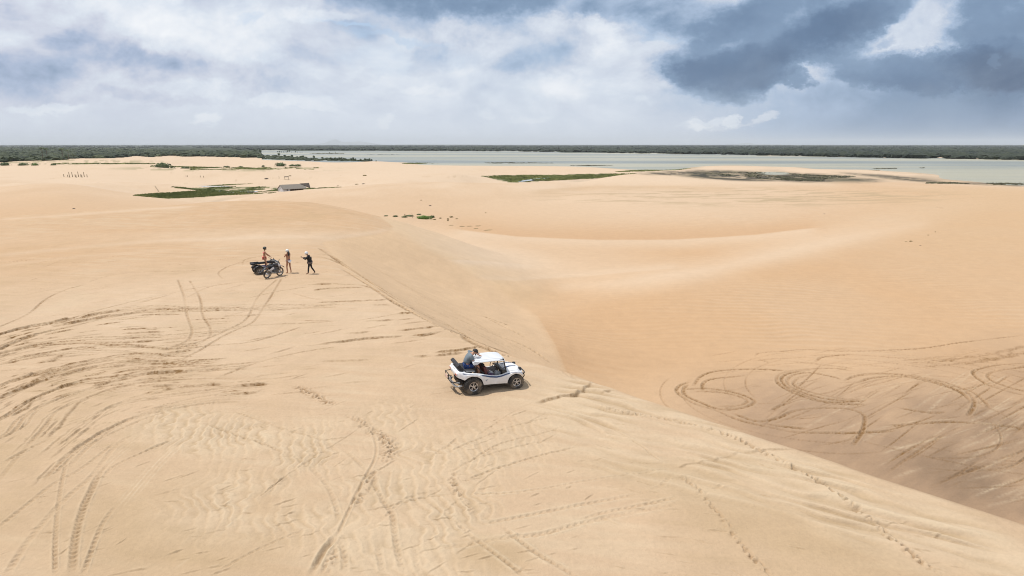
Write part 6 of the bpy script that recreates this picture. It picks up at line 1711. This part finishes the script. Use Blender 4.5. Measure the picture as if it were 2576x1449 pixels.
def figure(J, skin, gender='m'):
    """J: joint positions. returns verts, edges of the body"""
    m_ = 1.0 if gender == 'm' else .86
    V = {}; E = []
    pel, ch, nk, hd = (Vector(J[k]) for k in ('pelvis', 'chest', 'neck', 'head'))
    V['pelvis'] = (pel, (.135 * (1 if gender == 'm' else 1.02), .105)); sp = pel.lerp(ch, .5)
    V['waist'] = (sp, (.135 * m_, .135 * m_)); V['chest'] = (ch, (.165 * m_, .155 * m_)); V['neck'] = (nk, .056 * m_)
    V['headb'] = (nk.lerp(hd, .45), .060); V['headm'] = (hd, (.078, .095)); V['headt'] = (hd + (hd - nk).normalized() * .085, (.060, .078))
    E += [('pelvis', 'waist'), ('waist', 'chest'), ('chest', 'neck'), ('neck', 'headb'), ('headb', 'headm'), ('headm', 'headt')]
    fw = Vector(J.get('face', (1, 0, 0))).normalized()
    V['nose'] = (hd - (hd - nk).normalized() * .01 + fw * .098, .012); E.append(('headm', 'nose'))
    V['chin'] = (hd - (hd - nk).normalized() * .085 + fw * .06, .022); E.append(('headb', 'chin'))
    for s in 'lr':
        sh, el, wr = (Vector(J[k + s]) for k in ('shoulder_', 'elbow_', 'wrist_'))
        V['sh' + s] = (sh, .070 * m_); V['up' + s] = (sh.lerp(el, .35), .058 * m_); V['el' + s] = (el, .040 * m_); V['fo' + s] = (el.lerp(wr, .35), .040 * m_); V['wr' + s] = (wr, .026 * m_)
        E += [('chest', 'sh' + s), ('sh' + s, 'up' + s), ('up' + s, 'el' + s), ('el' + s, 'fo' + s), ('fo' + s, 'wr' + s)]
        d = Vector(J.get('hand_' + s, wr - el)); hand(V, E, 'wr' + s, d, d.orthogonal() if abs(d.normalized().z) > .9 else d.cross(Vector((0, 0, 1))), s, curl=.5)
        hi, kn, an, to = (Vector(J[k + s]) for k in ('hip_', 'knee_', 'ankle_', 'toe_'))
        V['hi' + s] = (hi, .088 * (1 if gender == 'm' else 1)); V['th' + s] = (hi.lerp(kn, .4), .076); V['kn' + s] = (kn, .054); V['ca' + s] = (kn.lerp(an, .35), .056); V['an' + s] = (an, .035); V['to' + s] = (to, (.040, .022)); V['he' + s] = (an - (to - an) * .28 - Vector((0, 0, .03)), .028)
        E += [('pelvis', 'hi' + s), ('hi' + s, 'th' + s), ('th' + s, 'kn' + s), ('kn' + s, 'ca' + s), ('ca' + s, 'an' + s), ('an' + s, 'to' + s), ('an' + s, 'he' + s)]
    return V, E
def cloth(name, V, E, keep, m, parent, grow=.016, root=None, extra=None, sub=2):
    VV = {}
    for k in keep:
        p, r = V[k]; g = grow
        VV[k] = (p, tuple(x + g for x in r) if hasattr(r, '__len__') else r + g)
    if extra: VV.update(extra)
    EE = [(a, b) for a, b in E if a in VV and b in VV]
    return skin_mesh(name, VV, EE, root or keep[0], m, parent, sub)
def skin_mat(name, c): return mat(name, c, .55, var=.06, scale=12)
def helmet(parent, hd, fw, m, up=(0, 0, 1), r=.132, visor=True):
    fw = Vector(fw).normalized(); upv = Vector(up).normalized(); sd2 = fw.cross(upv).normalized(); upv = sd2.cross(fw)
    rot = Matrix((fw, -sd2, upv)).transposed()
    V = []; F = []; nu, nv = 20, 12
    for j in range(nv + 1):
        ph = j / nv * R(128)
        for i in range(nu):
            th = 2 * math.pi * i / nu; x, y, z = math.sin(ph) * math.cos(th), math.sin(ph) * math.sin(th), math.cos(ph)
            V.append((x * r * 1.08, y * r * .92, z * r))
    for j in range(nv):
        for i in range(nu):
            th = 2 * math.pi * (i + .5) / nu; ph = (j + .5) / nv * R(128)
            if abs(math.atan2(math.sin(th), math.cos(th))) < R(62) and R(62) < ph < R(106): continue
            F.append((j * nu + i, j * nu + (i + 1) % nu, (j + 1) * nu + (i + 1) % nu, (j + 1) * nu + i))
    V = [tuple(rot @ Vector(v) + Vector(hd)) for v in V]
    o = poly_obj('helmet', V, F, m, parent, smooth=True); o.modifiers.new('t', 'SOLIDIFY').thickness = .022
    return o
SK1 = skin_mat('tanned_skin', (.36, .17, .095)); SK2 = skin_mat('brown_skin', (.24, .115, .065)); SK3 = skin_mat('light_skin', (.46, .24, .15))
def person_root(loc, yaw, label, group=None):
    e = empty('person', loc, yaw); tag(e, label, 'person', group); return e
GP = 'riders beside the parked bikes'
def man_standing():
    l = gp(722, 687.8); r_ = gp(733, 685.8)
    e = person_root(((l.x + r_.x) / 2, (l.y + r_.y) / 2, min(l.z, r_.z)), R(148), 'person in white helmet and white and blue swim briefs with arms crossed', GP)
    J = dict(pelvis=(0, 0, .98), chest=(.0, 0, 1.33), neck=(.01, 0, 1.53), head=(.05, 0, 1.66), face=(1, .1, -.1),
             shoulder_l=(-.01, .18, 1.45), shoulder_r=(-.01, -.18, 1.45), elbow_l=(.12, .24, 1.24), elbow_r=(.14, -.22, 1.27), wrist_l=(.24, .02, 1.33), wrist_r=(.23, .02, 1.40), hand_l=(-.1, -1, .25), hand_r=(.1, 1, .4),
             hip_l=(0, .10, .90), hip_r=(0, -.10, .90), knee_l=(.03, .15, .50), knee_r=(.02, -.13, .50), ankle_l=(-.02, .17, .08), ankle_r=(-.03, -.17, .08), toe_l=(.14, .20, .025), toe_r=(.12, -.21, .025))
    V, E = figure(J, SK1)
    skin_mesh('body', V, E, 'pelvis', SK1, e)
    mw_ = mat('white_cloth', (.78, .78, .80), .8); mb = mat('blue_cloth', (.03, .04, .22), .8)
    V2 = {'pelvis': ((0, 0, .965), (.150, .122)), 'hl': ((0, .09, .90), .098), 'hr': ((0, -.09, .90), .098)}
    skin_mesh('briefs', V2, [('pelvis', 'hl'), ('pelvis', 'hr')], 'pelvis', mw_, e)
    V3 = {'a': ((0, 0, 1.0), (.165, .145)), 'b': ((0, 0, 1.06), (.158, .145))}
    skin_mesh('waistband', V3, [('a', 'b')], 'a', mb, e)
    helmet(e, (.05, 0, 1.69), (1, 0, -.15), mat('white_helmet', (.62, .61, .58), .3))
    hv = {'a': ((-.06, 0, 1.66), .07), 'b': ((-.13, .02, 1.54), .075), 'c': ((-.15, .05, 1.42), .06), 'd': ((-.14, .07, 1.30), .03)}
    skin_mesh('hair', hv, [('a', 'b'), ('b', 'c'), ('c', 'd')], 'a', mat('dark_hair', (.012, .01, .009), .6), e)
man_standing()
def walker():
    f1 = gp(773, 688.9)
    e = person_root((f1.x + .22, f1.y, f1.z), R(180), 'person in black long sleeves, grey shorts and white helmet walking with hands raised', GP)
    J = dict(pelvis=(-.02, 0, .93), chest=(.02, 0, 1.24), neck=(.10, 0, 1.42), head=(.19, 0, 1.52), face=(1, 0, -.15),
             shoulder_l=(.03, .17, 1.35), shoulder_r=(.03, -.17, 1.35), elbow_l=(.22, .20, 1.13), elbow_r=(.20, -.20, 1.13), wrist_l=(.45, .08, 1.23), wrist_r=(.43, -.10, 1.22), hand_l=(.8, -.3, .25), hand_r=(.8, .3, .25),
             hip_l=(-.02, .09, .86), hip_r=(-.02, -.09, .86), knee_l=(.07, .10, .48), knee_r=(-.10, -.10, .47), ankle_l=(.12, .10, .08), ankle_r=(-.34, -.10, .12), toe_l=(.30, .11, .025), toe_r=(-.21, -.11, .03))
    V, E = figure(J, SK2)
    skin_mesh('body', V, E, 'pelvis', SK2, e)
    mk = mat('black_cloth', (.010, .010, .011), .8); mg = mat('grey_shorts', (.13, .11, .11), .85, var=.35, scale=25)
    cloth('long_sleeved_top', V, E, ['waist', 'chest', 'neck', 'shl', 'upl', 'ell', 'fol', 'wrl', 'shr', 'upr', 'elr', 'for', 'wrr', 'pelvis'], mk, e, .024, 'chest')
    skin_mesh('shirt_hem', {'a': (Vector(V['pelvis'][0]) + Vector((0, 0, .04)), (.165, .15)), 'b': (V['waist'][0], (.165, .165)), 'c': (V['chest'][0], (.18, .175))}, [('a', 'b'), ('b', 'c')], 'b', mk, e)
    cloth('leggings', V, E, ['pelvis', 'hil', 'thl', 'knl', 'cal', 'anl', 'hir', 'thr', 'knr', 'car', 'anr'], mk, e, .008, 'pelvis')
    cloth('shorts', V, E, ['pelvis', 'hil', 'thl', 'hir', 'thr'], mg, e, .030, 'pelvis')
    helmet(e, (.20, 0, 1.56), (1, 0, -.15), mat('white_helmet', (.64, .64, .64), .3))
    skin_mesh('backpack', {'a': ((-.10, 0, 1.26), (.11, .08)), 'b': ((-.12, 0, 1.08), (.115, .08))}, [('a', 'b')], 'a', mk, e)
    ph = box_obj('phone', (0, 0, 0), (.02, .15, .08), M_BLACK, None, bevel=.006)
    ph.matrix_world = Matrix.Translation(e.location) @ Matrix.Rotation(R(180), 4, 'Z') @ Matrix.Translation((.60, -.01, 1.29)); tag(ph, 'black phone held out by the person in black', 'phone')
walker()
def rider():
    q = Vector(QUAD.location); f = Vector((math.cos(QYAW), math.sin(QYAW), 0))
    e = person_root((q.x + f.x * .50 + .08, q.y + f.y * .50, q.z), QYAW - R(8), 'person in pink bikini and dark helmet standing astride the quad bike', GP)
    J = dict(pelvis=(-.05, 0, 1.24), chest=(-.02, 0, 1.56), neck=(0, 0, 1.74), head=(.03, 0, 1.86), face=(1, 0, -.05),
             shoulder_l=(-.02, .15, 1.66), shoulder_r=(-.02, -.15, 1.66), elbow_l=(.14, .24, 1.44), elbow_r=(.10, -.26, 1.44), wrist_l=(.34, .24, 1.28), wrist_r=(.34, -.26, 1.26), hand_l=(1, .1, -.6), hand_r=(1, -.1, -.6),
             hip_l=(-.05, .11, 1.16), hip_r=(-.05, -.11, 1.16), knee_l=(.06, .24, .78), knee_r=(.06, -.24, .78), ankle_l=(-.0, .35, .42), ankle_r=(-.0, -.35, .42), toe_l=(.16, .37, .375), toe_r=(.16, -.37, .375))
    V, E = figure(J, SK1, 'f')
    skin_mesh('body', V, E, 'pelvis', SK1, e)
    mp = mat('pink_cloth', (.75, .03, .13), .7)
    skin_mesh('bikini_top', {'a': ((-.015, 0, 1.61), (.152, .148)), 'b': ((-.02, 0, 1.48), (.148, .145))}, [('a', 'b')], 'a', mp, e)
    skin_mesh('bikini_bottom', {'p': ((-.05, 0, 1.21), (.150, .130)), 'l': ((-.05, .10, 1.16), .095), 'r': ((-.05, -.10, 1.16), .095)}, [('p', 'l'), ('p', 'r')], 'p', mat('coral_cloth', (.70, .16, .13), .7), e)
    helmet(e, (.03, 0, 1.88), (1, -.5, -.1), mat('dark_helmet', (.022, .028, .02), .3), r=.135)
rider()
def driver():
    """man sitting on the back of the buggy, bent forward"""
    M4 = Matrix.Translation(BUG.location) @ Matrix.Rotation(BYAW, 4, 'Z') @ Matrix.Scale(BSC, 4)
    p = M4 @ Vector((-.12, -.12, 1.0))
    e = empty('person', p, BYAW - R(6)); e.scale = (BSC * 1.10,) * 3; tag(e, 'person in grey T-shirt, dark cap and blue shorts sitting on the back of the buggy', 'person')
    J = dict(pelvis=(-.02, 0, .14), chest=(.12, 0, .46), neck=(.27, 0, .60), head=(.38, 0, .65), face=(.8, 0, -.6),
             shoulder_l=(.16, .20, .56), shoulder_r=(.16, -.20, .54), elbow_l=(.42, .22, .56), elbow_r=(.28, -.26, .27), wrist_l=(.56, .16, .46), wrist_r=(.50, -.20, .31), hand_l=(1, -.1, -.4), hand_r=(1, .25, .12),
             hip_l=(.02, .11, .10), hip_r=(.02, -.11, .10), knee_l=(.46, .17, .14), knee_r=(.46, -.15, .13), ankle_l=(.50, .16, -.32), ankle_r=(.50, -.15, -.33), toe_l=(.68, .17, -.37), toe_r=(.68, -.15, -.38))
    V, E = figure(J, SK3)
    skin_mesh('body', V, E, 'pelvis', SK3, e)
    sh = mat('grey_tshirt', (.135, .165, .19), .85, var=.1, scale=14)
    ex = {'sll': (Vector(V['shl'][0]).lerp(V['ell'][0], .62), .078), 'slr': (Vector(V['shr'][0]).lerp(V['elr'][0], .62), .078)}
    VV = {k: (V[k][0], tuple(x + .05 for x in V[k][1]) if hasattr(V[k][1], '__len__') else V[k][1] + .035) for k in ('pelvis', 'waist', 'chest', 'shl', 'shr', 'upl', 'upr')}
    VV['pelvis'] = (Vector(V['pelvis'][0]) + Vector((0, 0, .03)), (.18, .165)); VV.update(ex)
    VV['nb'] = (Vector(V['chest'][0]).lerp(V['neck'][0], .8), .098)
    skin_mesh('tshirt', VV, [('pelvis', 'waist'), ('waist', 'chest'), ('chest', 'nb'), ('chest', 'shl'), ('chest', 'shr'), ('shl', 'upl'), ('upl', 'sll'), ('shr', 'upr'), ('upr', 'slr')], 'chest', sh, e)
    sc_ = mat('blue_shorts', (.02, .05, .17), .85, var=.5, scale=40)
    Vs = {'p': ((-.01, 0, .10), (.15, .12)), 'hl': (V['hil'][0], .105), 'hr': (V['hir'][0], .105), 'kl': (Vector(V['hil'][0]).lerp(V['knl'][0], .8), .085), 'kr': (Vector(V['hir'][0]).lerp(V['knr'][0], .8), .085)}
    skin_mesh('shorts', Vs, [('p', 'hl'), ('p', 'hr'), ('hl', 'kl'), ('hr', 'kr')], 'p', sc_, e)
    mb = mat('dark_brown_hair', (.02, .014, .01), .8)
    skin_mesh('beard', {'a': ((.41, 0, .55), .05), 'b': ((.36, 0, .53), .045)}, [('a', 'b')], 'a', mb, e)
    # cap
    V_, F_ = [], []; up = Vector((.45, 0, .9)).normalized(); fw = Vector((.9, 0, -.45)).normalized(); sd2 = Vector((0, 1, 0)); c = Vector((.375, 0, .675))
    for j in range(7):
        ph = j / 6 * R(92)
        for i in range(18):
            th = 2 * math.pi * i / 18; V_.append(tuple(c + (fw * math.cos(th) * 1.08 + sd2 * math.sin(th) * .92) * math.sin(ph) * .112 + up * math.cos(ph) * .115))
            if j: F_.append(((j - 1) * 18 + i, (j - 1) * 18 + (i + 1) % 18, j * 18 + (i + 1) % 18, j * 18 + i))
    b0 = len(V_)
    for i in range(7):
        th = (-1 + 2 * i / 6) * R(55); V_.append(tuple(c + fw * math.cos(th) * .115 + sd2 * math.sin(th) * .10)); V_.append(tuple(c + fw * (math.cos(th) * .10 + .10) + sd2 * math.sin(th) * .095 - up * .01))
        if i: F_.append((b0 + 2 * i - 2, b0 + 2 * i - 1, b0 + 2 * i + 1, b0 + 2 * i))
    o = poly_obj('cap', V_, F_, mat('dark_cap', (.018, .017, .018), .7), e, smooth=True); o.modifiers.new('t', 'SOLIDIFY').thickness = .008
    # camera held in the right hand
    bm = bmesh.new(); bxm(bm, 0, 0, 0, .10, .16, .13); bmesh.ops.create_cone(bm, cap_ends=True, segments=16, radius1=.045, radius2=.045, depth=.12, matrix=Matrix.Translation((.09, 0, 0)) @ Matrix.Rotation(R(90), 4, 'Y'))
    o = bm_obj('camera', bm, M_BLACK, None, bevel=.01); o.matrix_world = M4 @ Matrix.Translation((-.12 + .60, -.12 - .20, 1.0 + .36)); tag(o, 'black camera in the hand of the person on the buggy', 'camera')
driver()
